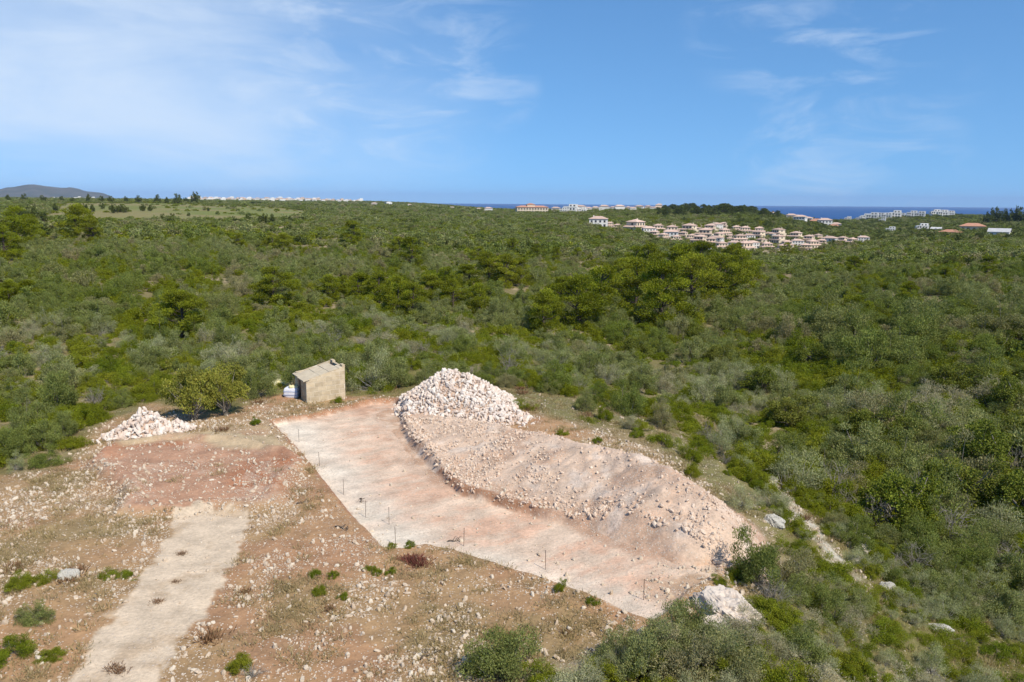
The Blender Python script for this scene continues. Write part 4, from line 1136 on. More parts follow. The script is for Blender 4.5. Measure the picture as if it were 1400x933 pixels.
# hand placed plants: pixel of the foot, radius in metres, kind
HAND = [(690, 925, 1.25, 'grey_shrub', 1.1), (668, 912, .8, 'green_shrub', 1.0), (745, 940, 1.0, 'green_shrub', .8), (842, 905, .95, 'grey_shrub', 1.0), (880, 925, 1.1, 'grey_shrub', 1.1),
        (915, 905, 1.1, 'grey_shrub', 1.2), (948, 880, .95, 'grey_shrub', 1.4), (935, 930, 1.2, 'grey_shrub', 1.1), (985, 925, 1.2, 'grey_shrub', 1.0), (1035, 915, .9, 'cushion_shrub', 1.2), (820, 935, .9, 'green_shrub', .9),
        (1032, 800, 1.25, 'grey_shrub', 1.5), (1055, 825, 1.2, 'bare_shrub', 1.1), (1018, 790, .7, 'green_shrub', .9), (1080, 800, 1.2, 'grey_shrub', 1.2), (1075, 860, 1.1, 'cushion_shrub', 1.0), (1100, 905, 1.1, 'grey_shrub', 1.0), (1130, 850, 1.2, 'grey_shrub', 1.0),
        (1030, 655, 1.2, 'cushion_shrub', 1.2), (1012, 642, 1.0, 'cushion_shrub', 1.1), (1050, 680, 1.2, 'cushion_shrub', 1.2), (1062, 702, 1.0, 'cushion_shrub', 1.1),
        (30, 800, .75, 'green_shrub', .7), (60, 795, .7, 'cushion_shrub', 1.1), (150, 790, .55, 'cushion_shrub', 1.2), (172, 790, .5, 'cushion_shrub', 1.0), (48, 850, .7, 'grey_shrub', .8), (20, 895, .8, 'green_shrub', .8), (70, 900, .5, 'green_shrub', .7), (330, 915, .55, 'green_shrub', 1.1), (345, 928, .6, 'bare_shrub', .7),
        (120, 580, 1.2, 'green_shrub', 1.2), (88, 590, 1.4, 'green_shrub', 1.2), (60, 615, 1.3, 'grey_shrub', 1.1), (130, 560, 1.2, 'bare_shrub', 1.3), (20, 625, 1.4, 'grey_shrub', 1.1), (100, 612, .9, 'green_shrub', .9), (45, 590, 1.5, 'grey_shrub', 1.2),
        (350, 545, 1.4, 'grey_shrub', 1.4), (368, 512, 1.6, 'green_shrub', 1.3), (408, 503, 1.7, 'grey_shrub', 1.4), (440, 496, 1.7, 'grey_shrub', 1.3), (494, 524, 1.6, 'green_shrub', 1.2), (520, 534, 1.3, 'cushion_shrub', 1.4), (545, 520, 1.3, 'cushion_shrub', 1.5), (205, 540, 1.4, 'green_shrub', 1.0), (180, 525, 1.5, 'cushion_shrub', 1.4),
        (690, 556, 1.2, 'cushion_shrub', 1.0), (720, 560, .9, 'cushion_shrub', 1.0), (900, 660, .5, 'green_shrub', 1.0), (946, 652, .7, 'green_shrub', 1.2), (768, 595, .5, 'green_shrub', 1.0), (816, 606, .45, 'green_shrub', 1.0), (985, 800, .5, 'green_shrub', .9), (1003, 790, .5, 'green_shrub', .9),
        (800, 560, 1.2, 'grey_shrub', 1.0), (860, 560, 1.4, 'grey_shrub', 1.2), (905, 585, 1.3, 'grey_shrub', 1.1), (1010, 610, 1.6, 'grey_shrub', 1.2), (1120, 660, 1.6, 'grey_shrub', 1.2), (1145, 640, 1.7, 'grey_shrub', 1.2),
        (455, 790, .28, 'green_shrub', 1.2), (515, 785, .3, 'green_shrub', 1.2), (505, 780, .25, 'green_shrub', 1.2), (430, 790, .32, 'green_shrub', 1.2), (435, 812, .35, 'green_shrub', 1.1), (535, 785, .28, 'green_shrub', 1.2), (765, 808, .32, 'green_shrub', 1.5), (810, 825, .3, 'green_shrub', 1.1), (470, 820, .3, 'green_shrub', 1.0), (450, 835, .3, 'brown_weed', 1.0),
        (350, 580, .42, 'green_shrub', 1.3), (462, 551, .55, 'green_shrub', .9), (305, 590, .5, 'brown_weed', 1.0), (560, 748, .3, 'green_shrub', 1.2), (535, 750, .25, 'green_shrub', 1.2)]
for u, v, rd, kd, hf in HAND:
    x, y, z, d = hit(u, v); PL.append((x, y, z, kd, rd, hf, -1))

# big shady trees in the valley and the tree beside the rubble
KINDS = {'grey_shrub': ('grey-green twiggy shrub', 'shrub'), 'green_shrub': ('rounded mid-green shrub', 'shrub'), 'cushion_shrub': ('low green cushion shrub', 'shrub'),
         'wispy_shrub': ('thin pale wispy shrub', 'shrub'), 'bare_shrub': ('leafless pale grey twiggy shrub', 'shrub'), 'brown_weed': ('dead rust brown weed', 'weed')}
def zone(x, y):
    r = math.hypot(x, y)
    if sdist(np.array([x]), np.array([y]), CLEAR)[0] < .5:
        if sdist(np.array([x]), np.array([y]), PAD)[0] < 2.5: return 'at the lip of the pale building pad'
        if x < -9 and y < 40: return 'beside the sandy dirt track'
        return 'on the cleared stony ground'
    if math.hypot(x - HC[0], y - HC[1]) < 17 and y > HC[1]: return 'in the scrub just behind the tall rubble heap'
    if math.hypot(x - HUTC[0], y - HUTC[1]) < 13: return 'in the scrub round the stone hut'
    if math.hypot(x - sh[0], y - sh[1]) < 14: return 'in the scrub round the small rubble heap'
    if sdist(np.array([x]), np.array([y]), SEMI)[0] < 2: return 'on the half-cleared ground behind the spoil bank'
    if x > 4 and r < 36 and x < 12: return 'in the thicket below the white boulder'
    if x > 8 and r < 62: return 'on the slope falling away below the spoil bank'
    if x > 0 and r < 78: return 'at the foot of the slope below the plot'
    if x > 0 and r < 140: return 'just short of the pine stand on the valley floor' if x < .3 * y else 'among the shade trees on the valley floor'
    if r < 110: return 'in the open scrub beyond the hut'
    return 'in the distant scrub beyond the valley'

ROOTS = []
def plant(kind, x, y, z, rad, hf, rg, label=None, name=None):
    nm = name or kind
    root = add(nm, None, None, (x, y, z - .04), (0, 0, rg.uniform(0, 6.28)), (rad * rg.uniform(.85, 1.15), rad * rg.uniform(.8, 1.15), rad * hf))
    if kind == 'bare_shrub': add('twigs', TWIG[rg.integers(len(TWIG))], root)
    elif kind == 'brown_weed': add('stalks', BROWN[rg.integers(len(BROWN))], root, scl=2.2)
    else:
        fm, sm = PLANT[kind][rg.integers(len(PLANT[kind]))]
        add('foliage', fm, root, (0, 0, .22 if kind in ('carob_tree', 'valley_tree') else 0)); add('stem', sm, root, scl=(1, 1, 1.2) if kind in ('carob_tree', 'valley_tree') else None)
    if label is None:
        zn = zone(x, y); sz_ = 'big ' if rad > 1.75 else 'small ' if rad < .95 else ''; tag(root, sz_ + KINDS[kind][0] + ' ' + zn, KINDS[kind][1], sz_ + KINDS[kind][0] + 's ' + zn)
    return root

rg = np.random.default_rng(77)
arr = np.array([(p[0], p[1], p[2], p[4], p[6]) for p in PL])
vis, uu, vv = inframe(arr[:, 0], arr[:, 1], arr[:, 2], 0)
dist = np.sqrt(arr[:, 0] ** 2 + arr[:, 1] ** 2 + (arr[:, 2] - CAM[2]) ** 2)
appar = np.where(vis, arr[:, 3] / dist, 0) + (arr[:, 4] < 0) * 10
kinds = np.array([p[3] for p in PL])
solo = np.zeros(len(PL), bool)
for kd, lim in (('grey_shrub', 300), ('green_shrub', 280), ('cushion_shrub', 200), ('bare_shrub', 60), ('wispy_shrub', 200), ('brown_weed', 30)):
    k = np.nonzero(kinds == kd)[0]; k = k[np.argsort(appar[k])[::-1]][:lim]; solo[k[appar[k] > 0]] = True
for i in np.nonzero(solo)[0]:
    p = PL[i]; plant(p[3], p[0], p[1], p[2], p[4], p[5], rg)

# everything else: one mass
keys = []; meshes = []; where = {}
for kd in ('grey_shrub', 'green_shrub', 'cushion_shrub', 'wispy_shrub', 'dark_tree'):
    for lod in (0, 1, 2):
        if (kd, lod) in FULL:
            where[(kd, lod)] = (len(meshes), len(FULL[(kd, lod)])); meshes += FULL[(kd, lod)]
where[('bare_shrub', 0)] = (len(meshes), len(TWIG)); meshes += TWIG
COL_S = hidden_collection('scrub_plant', meshes)
pts, ix, rot, scl = [], [], [], []
for i in np.nonzero(~solo)[0]:
    x, y, z, kd, rd, hf, r = PL[i]
    if kd == 'brown_weed': continue
    lod = 0 if r < 75 else 1 if r < 330 else 2
    while (kd, lod) not in where: lod = lod - 1 if lod > 0 else 1
    a, c = where[(kd, lod)]
    pts.append((x, y, z - .05)); ix.append(a + rg.integers(c)); rot.append((0, 0, rg.uniform(0, 6.28)))
    if r > 300: hf = hf * (.8 if r < 450 else .62 if r < 1500 else .40)
    if kd == 'dark_tree': hf = hf * 1.05
    scl.append((rd * rg.uniform(.8, 1.2), rd * rg.uniform(.75, 1.2), rd * hf * rg.uniform(.85, 1.15)))
o = scatter('distant_scrub', np.array(pts), ix, rot, np.array(scl), COL_S)
tag(o, 'dense mixed scrub of grey and green shrubs covering the land', 'scrub', kind='stuff')
print('plants', len(PL), 'solo', solo.sum(), 'mass', len(pts))

ct = hit(280, 578)
o = plant('carob_tree', ct[0] - 1.1, ct[1] + .6, ct[2], 2.1, 1.35, rg, 'x'); tag(o, 'bushy yellow-green tree with bare trunk beside the small rubble heap', 'tree'); o.rotation_euler[2] = .6
ct2 = hit(305, 572)
o = plant('carob_tree', ct2[0] - .2, ct2[1] + 1.2, ct2[2], 1.6, 1.6, rg, 'x'); tag(o, 'smaller yellow-green tree growing close against the bushy one', 'tree')

for u, v, rd, hf in [(1335, 655, 3.6, 1.0), (1385, 640, 3.2, 1.0), (1255, 600, 2.6, .95), (1225, 730, 2.9, 1.0), (1190, 610, 2.6, .95), (1395, 720, 3.0, 1.0), (1150, 560, 2.8, .95), (1300, 545, 3.2, .95), (1110, 505, 2.8, .95), (1040, 540, 2.6, .9), (985, 505, 2.6, .9),
                     (1240, 480, 3.2, .95), (1350, 500, 3.2, .95), (1180, 470, 3.0, .95), (1395, 470, 3.2, .95), (1080, 585, 2.4, .95), (950, 470, 2.6, .9), (870, 490, 2.4, .9), (1300, 700, 2.8, 1.0), (1375, 570, 3.2, 1.0), (1080, 455, 2.8, .9), (1310, 440, 3.2, .9)]:
    x, y, z, d = hit(u, v)
    o = plant('valley_tree', x, y, z, rd, hf, rg, 'x'); tag(o, 'spreading olive-green tree casting deep shade on the valley floor', 'tree', 'shade trees on the valley floor')
# pines: pixel of the foot, height in pixels
PINE_PX = [(745, 462, 62), (790, 450, 70), (825, 440, 72), (770, 432, 50), (868, 430, 70), (905, 450, 85), (945, 425, 70), (985, 420, 66), (1010, 402, 55), (925, 400, 60), (885, 395, 55), (960, 388, 52), (850, 402, 45), (1000, 380, 42),
           (870, 380, 40), (690, 392, 42), (668, 388, 40), (712, 392, 36), (655, 432, 42), (565, 440, 50), (545, 428, 48), (590, 418, 40), (520, 418, 42), (495, 415, 38), (450, 413, 34), (470, 410, 30), (610, 405, 38), (640, 400, 36), (620, 425, 40),
           (560, 368, 40), (545, 352, 26), (375, 418, 48), (395, 412, 36), (248, 466, 60), (235, 456, 44), (262, 450, 42), (108, 334, 44), (125, 336, 30), (22, 340, 46), (38, 336, 34), (8, 356, 36), (483, 338, 32), (388, 350, 28), (325, 346, 24), (372, 343, 22), (220, 350, 16),
           (735, 358, 22), (760, 360, 20), (790, 358, 18), (1172, 446, 36), (1075, 352, 18), (1165, 380, 26), (1010, 352, 18), (40, 425, 34), (15, 420, 30), (700, 345, 18), (655, 360, 22), (1240, 420, 30), (1290, 395, 24), (1350, 380, 24)]
for i, (u, v, hpx) in enumerate(PINE_PX):
    x, y, z, d = hit(u, v); H = hpx * d / FPX * 1.08
    cm, tm = PINES[i % len(PINES)]
    root = add('pine_tree', None, None, (x, y, z - .1), (0, 0, rg.uniform(0, 6.28)), (H * rg.uniform(.95, 1.25), H * rg.uniform(.95, 1.25), H))
    add('crown', cm, root); add('trunk', tm, root)
    zn = ('in the dense pine stand on the valley floor' if 730 <= u <= 1020 and v > 375 else 'in the loose pine row beyond the stone hut' if 440 <= u < 730 and v > 380 else
          'standing alone above the scrub beyond the carob tree' if u < 300 and v > 400 else 'rising from the open scrub of the plain' if u < 600 else 'on the scrub slope below the villas')
    tag(root, 'bushy yellow-green pine ' + zn, 'pine tree', 'pines ' + zn)

# trees on the skyline and pine wood on the coastal hill
DT = FULL[('dark_tree', 1)]
def lone_tree(u, v, hpx, lab, grp=None, name='round_tree', rr=None):
    x, y, z, d = hit(u, v) if rr is None else (0, 0, 0, 0)
    if rr is not None:
        dd = pixdir(u, v); k = rr / np.hypot(dd[0], dd[1]); x, y = dd[0] * k, dd[1] * k; z = g1(x, y); d = rr
    H = hpx * d / FPX / 1.25
    o = add(name, None, None, (x, y, z - .1), (0, 0, rg.uniform(0, 6.28)), (H * rg.uniform(.55, .7), H * rg.uniform(.55, .7), H))
    j = rg.integers(len(DARK_PARTS)); add('crown', DARK_PARTS[j][0], o); add('trunk', DARK_PARTS[j][1], o)
    return tag(o, lab, 'tree', grp)
DARK_PARTS = []
for v in range(3):
    rq = np.random.default_rng(500 + v); V, F, col, cc = crown_arrays(rq, 'carob', 1500, .17, .055)
    BV, BF = branches(rq, cc[rq.choice(len(cc), 6, replace=False)], .06, 5, low=.5)
    DARK_PARTS.append((mesh_np('crown', V, F, M['dark'], {'tint': col}, smooth=False), mesh_np('trunk', BV, BF, M['darkbark'])))
for u, hpx in ((60, 9), (122, 10), (140, 8), (152, 9), (173, 8), (190, 9), (215, 11), (243, 13), (267, 15), (255, 8), (100, 7), (85, 8), (33, 10), (12, 9), (228, 8)):
    lone_tree(u, 280, hpx * .78, 'tall round dark tree on the far edge of the grassy field', 'trees lining the far edge of the field', rr=1400 + (u * 7) % 130)
for u, v, hpx in ((76, 289, 7), (112, 290, 8), (118, 290, 7), (127, 290, 7), (140, 286, 6), (156, 292, 9), (164, 291, 8), (172, 291, 7), (195, 289, 7), (205, 289, 6), (222, 302, 7), (236, 300, 6), (258, 296, 4), (285, 289, 4)):
    lone_tree(u, v, hpx, 'small round bush standing out on the grassy field', 'bushes dotted over the field', 'field_bush')
for u, v, hpx in ((360, 308, 12), (372, 308, 11), (340, 303, 8), (395, 307, 9), (45, 303, 14), (30, 300, 12), (60, 304, 10)):
    lone_tree(u, v, hpx, 'dark round tree at the near edge of the grassy field', 'trees at the near edge of the field')
for u, v, hpx in ((1362, 306, 15), (1350, 308, 12), (1376, 306, 13), (1392, 306, 15), (1340, 330, 9), (1310, 332, 8), (1275, 332, 8)):
    lone_tree(u, v, hpx, 'dark spreading tree among the scattered villas on the rise', 'trees among the villas on the rise')
wood = []
for i in range(150):
    a = rg.uniform(10, 18.2); r = rg.uniform(1150, 1750)
    x, y = math.sin(R(a)) * r, math.cos(R(a)) * r; z = g1(x, y); H = rg.uniform(7, 15) * (.55 + .45 * math.sin(math.pi * min(1, max(0, (a - 9) / 10.5))))
    o = add('hill_pine', PINES_FAR[rg.integers(3)], None, (x, y, z - .3), (0, 0, rg.uniform(0, 6.28)), (H * 1.2, H * 1.2, H))
    tag(o, 'dark rounded pine in the wood topping the coastal hill', 'pine tree', 'pines on the coastal hill')

# ------------------------------------------------------------------ loose stones, dry grass
N = 130000
rg = np.random.default_rng(55)
a = np.radians(rg.uniform(-46, 40, N)); r = 20 + 50 * rg.random(N) ** .8
x, y = np.sin(a) * r, np.cos(a) * r
cl = sdist(x, y, CLEAR); dn = fbm(x, y, 2.2, 4, 52) * .5 + fbm(x, y, 9, 4, 51) * .5
dens = (.10 + .9 * sstep(dn, .45, .62)) * (1 - sstep(cl, -.3, 1.2))
dens = dens * (1 - .93 * (sdist(x, y, TRACK) < .1)) * (1 - .90 * (sdist(x, y, PAD) < .25)) * (1 - .8 * (sdist(x, y, SAND) < .1))
dr_ = sdist(x, y, RED)
dens = np.where(np.abs(dr_) < .7, dens + .3 * (x < -9), dens)
dens = np.where(dr_ < -.7, dens * .45, dens)
dp_ = sdist(x, y, PAD)
dens = dens + .5 * ((dp_ > -.1) & (dp_ < .8) & (y > 52))
dens = dens + .55 * ((sdist(x, y, poly([(985, 772), (955, 805)]), False) < 2.6) & (dn > .42))
dens = dens + .10 * ((cl > 0) & (sdist(x, y, SEMI) < 1)) + .5 * (sdist(x, y, ROCKY) < .6)
k = (rg.random(N) < dens) & (berm(x, y) < .05)
x, y = x[k], y[k]; n = len(x); z = ground(x, y)
size = .04 + .23 * rg.random(n) ** 5.0
order = np.argsort(size)[::-1]
nb = 0
for i in order[:600]:
    if nb >= 140: break
    ok, _, _ = inframe(x[i:i + 1], y[i:i + 1], z[i:i + 1], 0)
    if not ok[0]: continue
    nb += 1
    zn = 'at the end of the building pad' if x[i] > 8 else 'beside the dirt track' if x[i] < -7 and y[i] < 40 else 'by the red earth platform' if x[i] < -9 else 'on the dry ground in front of the pad'
    tag(add('stone', STONE_F[rg.integers(8)], None, (x[i], y[i], z[i] + size[i] * .08), tuple(rg.uniform(0, 6.28, 3)), (size[i] * 1.2, size[i], size[i] * .9)), 'pale loose limestone lying ' + zn, 'stone', 'loose stones ' + zn)
    size[i] = 0
k = size > 0; n = k.sum()
o = scatter('loose_stones', np.stack([x, y, z + .1 * size], 1)[k], rg.integers(0, 8, n), rg.uniform(0, 6.28, (n, 3)), np.repeat(size[k][:, None], 3, 1) * rg.uniform(.75, 1.3, (n, 3)), COL_F)
tag(o, 'pale limestone chips strewn over the cleared ground', 'stones', kind='stuff')
N = 26000
a = np.radians(rg.uniform(-46, 44, N)); r = 19 + 60 * rg.random(N) ** .8
x, y = np.sin(a) * r, np.cos(a) * r
cl = sdist(x, y, CLEAR); gn = fbm(x, y, 3, 4, 60)
dens = (.18 + .82 * sstep(gn, .44, .62)) * np.where(cl < 0, 1, np.where(cl < 14, .8, .4))
dens = dens * (sdist(x, y, EDGE, False) > 1.5)
for pg, f in ((TRACK, .97), (PAD, .995), (SAND, .93), (RED, .9)): dens = dens * (1 - f * (sdist(x, y, pg) < .12))
k = (rg.random(N) < dens * .42) & (berm(x, y) < -.05) & (np.hypot(x - HC[0], y - HC[1]) > 5.4)
x, y = x[k], y[k]; n = len(x); z = ground(x, y); s1_ = rg.uniform(.5, 1.3, n)
COL_G = hidden_collection('grass_tuft', GRASS + BROWN[:1])
pk_ = np.where(rg.random(n) < .014, 4, rg.integers(0, 4, n))
o = scatter('dry_grass', np.stack([x, y, z - .02], 1), pk_, np.stack([np.zeros(n), np.zeros(n), rg.uniform(0, 6.28, n)], 1), np.repeat(s1_[:, None], 3, 1), COL_G)
tag(o, 'short dry straw-coloured grass on the cleared ground', 'grass', kind='stuff')
for u, v, s_ in ((568, 771, .95), (559, 767, .65), (575, 774, .6)):
    x_, y_, z_, _ = hit(u, v); tag(add('red_weed', REDW[0], None, (x_, y_, z_), rg.uniform(0, 6), s_), 'crimson withered weed on the stony lip of the pad', 'weed', 'crimson weeds by the pad')
for u, v, s_ in ((215, 825, .7), (248, 758, .6), (240, 797, .5), (155, 915, .8), (165, 920, .7), (105, 785, 1.4), (95, 795, 1.2)):
    x_, y_, z_, _ = hit(u, v); tag(add('brown_weed', BROWN[rg.integers(3)], None, (x_, y_, z_), rg.uniform(0, 6), s_ * .68), 'dead brown weed tuft growing on the dirt track', 'weed', 'brown weeds along the track')


# ------------------------------------------------------------------ houses
def simple(name, c0, c1, rand=.08): return mat_plain(name, c0, c1, .4, .9, 0, rand)
M['cream_wall'] = simple('cream_render', (.66, .56, .42, 1), (.60, .50, .37, 1))
M['white_wall'] = simple('white_render', (.74, .71, .66, 1), (.66, .63, .58, 1))
M['tile'] = simple('faded_pink_roof_tiles', (.56, .41, .33, 1), (.48, .33, .26, 1), .18)
M['terracotta'] = simple('terracotta_roof_tiles', (.48, .25, .16, 1), (.40, .20, .13, 1))
M['grey_roof'] = simple('pale_grey_roofing', (.56, .55, .54, 1), (.48, .47, .46, 1))
M['pane'] = mat_plain('dark_window_glass', (.03, .04, .05, 1), (.06, .07, .08, 1), 1, .15)
M['shutter'] = simple('brown_shutter', (.16, .11, .08, 1), (.12, .08, .06, 1))

def hip(x0, x1, y0, y1, z, h, ov):
    mb = MB(); x0 -= ov; x1 += ov; y0 -= ov; y1 += ov; m = min(x1 - x0, y1 - y0) / 2
    if x1 - x0 >= y1 - y0: rp = [(x0 + m, (y0 + y1) / 2, z + h), (x1 - m * .99, (y0 + y1) / 2, z + h)]
    else: rp = [((x0 + x1) / 2, y0 + m, z + h), ((x0 + x1) / 2, y1 - m * .99, z + h)]
    mb.v = [(x0, y0, z), (x1, y0, z), (x1, y1, z), (x0, y1, z), (x0, y0, z - .18), (x1, y0, z - .18), (x1, y1, z - .18), (x0, y1, z - .18)] + rp
    mb.f = [(0, 1, 9, 8), (2, 3, 8, 9), (4, 5, 1, 0), (5, 6, 2, 1), (6, 7, 3, 2), (7, 4, 0, 3), (7, 6, 5, 4)] + [(1, 2, 9), (3, 0, 8)] if x1 - x0 >= y1 - y0 else \
           [(0, 1, 8), (2, 3, 9), (1, 2, 9, 8), (3, 0, 8, 9), (4, 5, 1, 0), (5, 6, 2, 1), (6, 7, 3, 2), (7, 4, 0, 3), (7, 6, 5, 4)]
    return mb

def house_parts(kind):
    """list of (name, mesh, parent index) for a house about 12 m wide, front towards -y"""
    P_ = []
    def put(name, mb, mat, par=None): P_.append((name, mb.mesh(name, M[mat]), par)); return len(P_) - 1
    def win(x, y, z, w=1.1, h=1.3, side='f', wall=0, mat='shutter'):
        f = MB(); g = MB()
        if side == 'f': f.box(x - w / 2, x + w / 2, y - .06, y + .1, z, z + h); g.box(x - w / 2 + .12, x + w / 2 - .12, y - .09, y + .05, z + .12, z + h - .12)
        elif side == 'l': f.box(y - .06, y + .1, x - w / 2, x + w / 2, z, z + h); g.box(y - .09, y + .05, x - w / 2 + .12, x + w / 2 - .12, z + .12, z + h - .12)
        else: f.box(y - .1, y + .06, x - w / 2, x + w / 2, z, z + h); g.box(y - .05, y + .09, x - w / 2 + .12, x + w / 2 - .12, z + .12, z + h - .12)
        k = put('window', f, mat); put('pane', g, 'pane', k)
    if kind == 'villa':
        m = MB(); m.box(-6, 6, -4.5, 4.5, -2, 3.0); put('wall', m, 'cream_wall')
        m = MB(); m.box(-3.6, 4.6, -3.2, 4.2, 3.0, 5.9); put('upper_wall', m, 'cream_wall')
        put('roof', hip(-3.6, 4.6, -3.2, 4.2, 6.05, 1.5, .5), 'tile')
        m = MB(); m.hexa([(-6.4, -4.9, 2.9), (6.4, -4.9, 2.9), (6.4, -3.1, 3.0), (-6.4, -3.1, 3.0), (-6.4, -4.9, 3.05), (6.4, -4.9, 3.05), (6.4, -3.25, 3.75), (-6.4, -3.25, 3.75)]); put('porch_roof', m, 'tile')
        m = MB(); m.hexa([(-6.4, -3.0, 2.95), (-3.7, -3.0, 2.95), (-3.7, 4.9, 2.95), (-6.4, 4.9, 2.95), (-6.4, -3.0, 3.05), (-3.7, -3.0, 3.9), (-3.7, 4.9, 3.9), (-6.4, 4.9, 3.05)]); put('wing_roof', m, 'tile')
        m = MB(); m.box(2.6, 3.3, 1.0, 1.7, 6.2, 8.0); put('chimney', m, 'cream_wall', 2)
        for x in (-4.3, -1.6, 3.9): win(x, -4.5, .5, 1.5, 1.7)
        m = MB(); m.box(.6, 1.9, -4.58, -4.4, 0, 2.2); put('door', m, 'shutter')
        for x in (-2.0, .6, 3.2): win(x, -3.2, 3.95, 1.2, 1.4)
        win(-1.5, -6, .8, 1.2, 1.4, 'l'); win(1.8, -6, .8, 1.2, 1.4, 'l'); win(0, 6, .8, 1.2, 1.4, 'r'); win(.4, 4.6, 4.0, 1.2, 1.4, 'r'); win(0, -3.6, 4.1, 1.2, 1.2, 'l')
    elif kind == 'house':
        m = MB(); m.box(-6, 6, -4, 4, -2, 5.6); put('wall', m, 'white_wall')
        put('roof', hip(-6, 6, -4, 4, 5.75, 1.7, .5), 'tile')
        m = MB(); m.box(-3.5, -2.8, .6, 1.3, 6.2, 7.9); put('chimney', m, 'white_wall', 1)
        for x in (-4.4, -1.8, 3.9):
            win(x, -4, .7, 1.4, 1.6); win(x, -4, 3.4, 1.2, 1.3)
        m = MB(); m.box(.4, 1.8, -4.08, -3.9, 0, 2.2); put('door', m, 'shutter'); win(1.1, -4, 3.4, 1.2, 1.3)
        for x in (-2, 1.6): win(x, -6, 3.4, 1.2, 1.3, 'l'); win(x, 6, 3.4, 1.2, 1.3, 'r')
    elif kind == 'block':
        m = MB(); m.box(-6, 6, -4, 4, -2, 5.4); put('wall', m, 'white_wall')
        m = MB(); m.box(-1.5, 6, -.5, 4, 5.4, 8.2); put('upper_wall', m, 'white_wall')
        m = MB(); m.box(-6.15, 6.15, -4.15, -3.85, 5.4, 6.2); put('parapet', m, 'white_wall')
        m = MB(); m.box(-5.7, -1.7, -3.7, 3.8, 5.42, 5.55); put('roof', m, 'grey_roof')
        m = MB(); m.box(-5.4, -1.2, -5.2, -4.0, 2.5, 3.5); put('balcony', m, 'white_wall')
        for x in (-4.4, -2.2, .6, 3.4): win(x, -4, .6, 1.5, 1.7, mat='pane'); win(x, -4, 3.1 if x > -1 else 3.52, 1.5, 1.6, mat='pane')
        for x in (.2, 3.4): win(x, -.5, 6.0, 1.5, 1.5, mat='pane')
        win(-1, -6, 3.2, 1.4, 1.4, 'l'); win(0, 6, 3.2, 1.4, 1.4, 'r')
    elif kind == 'hotel':
        m = MB(); m.box(-18, 18, -5, 5, -2, 6.2); put('wall', m, 'cream_wall')
        put('roof', hip(-18, 18, -5, 5, 6.4, 1.8, .6), 'terracotta')
        m = MB(); m.box(-6, 3, -3.2, 3.2, 6.6, 9.2); put('upper_wall', m, 'cream_wall')
        put('upper_roof', hip(-6, 3, -3.2, 3.2, 9.3, 1.4, .5), 'terracotta')
        for i in range(11):
            for z in (.6, 3.6): win(-16 + 3.2 * i, -5, z, 1.6, 1.7)
    elif kind == 'bungalow':
        m = MB(); m.box(-7, 7, -4, 4, -2, 3.2); put('wall', m, 'cream_wall')
        put('roof', hip(-7, 7, -4, 4, 3.35, 1.9, .7), 'terracotta')
        for x in (-5, -2.2, 4.6): win(x, -4, .9, 1.5, 1.4)
        m = MB(); m.box(.6, 1.8, -4.08, -3.9, 0, 2.2); put('door', m, 'shutter')
    elif kind == 'gable':
        m = MB(); m.box(-7, 7, -4.5, 4.5, -2, 3.4); put('wall', m, 'white_wall')
        m = MB(); m.hexa([(-7.6, -5.1, 3.3), (7.6, -5.1, 3.3), (7.6, 0, 5.9), (-7.6, 0, 5.9), (-7.6, -5.1, 3.5), (7.6, -5.1, 3.5), (7.6, 0, 6.1), (-7.6, 0, 6.1)]); put('roof', m, 'grey_roof')
        m = MB(); m.hexa([(-7.6, .02, 5.9), (7.6, .02, 5.9), (7.6, 5.1, 3.3), (-7.6, 5.1, 3.3), (-7.6, .02, 6.1), (7.6, .02, 6.1), (7.6, 5.1, 3.5), (-7.6, 5.1, 3.5)]); put('roof', m, 'grey_roof')
        m = MB(); m.hexa([(-7, -4.5, 3.4), (-6.8, -4.5, 3.4), (-6.8, 4.5, 3.4), (-7, 4.5, 3.4), (-7, -.1, 5.8), (-6.8, -.1, 5.8), (-6.8, .1, 5.8), (-7, .1, 5.8)]); put('gable_wall', m, 'white_wall')
        for x in (-4.5, -.5, 4): win(x, -4.5, .9, 1.8, 1.6)
    elif kind == 'tower':
        m = MB(); m.box(-5, 5, -5, 5, -2, 22); put('wall', m, 'white_wall')
        m = MB(); m.box(-3, 3, -3, 3, 22, 25); put('roof_house', m, 'white_wall')
        for z in range(7):
            for x in (-3, 0, 3): win(x, -5, 1 + 3 * z, 1.6, 1.6, mat='pane')
    return P_
HP = {k: house_parts(k) for k in ('villa', 'house', 'block', 'hotel', 'bungalow', 'gable', 'tower')}
HWID = {'villa': 12.8, 'house': 13, 'block': 12.3, 'hotel': 37, 'bungalow': 15.4, 'gable': 15, 'tower': 10}
def house(name, kind, x, y, s_, rot, label, group=None, cat='house', small=False, sz=None):
    o = add(name, None, None, (x, y, g1(x, y) - .3), rot, (s_, s_, sz or s_)); made = []
    for nm, me, par in HP[kind]:
        if small and (nm in ('window', 'pane', 'door') or (par is not None and nm != 'chimney')): made.append(None); continue
        made.append(add(nm, me, o if par is None else made[par]))
    return tag(o, label, cat, group)
rg = np.random.default_rng(99)
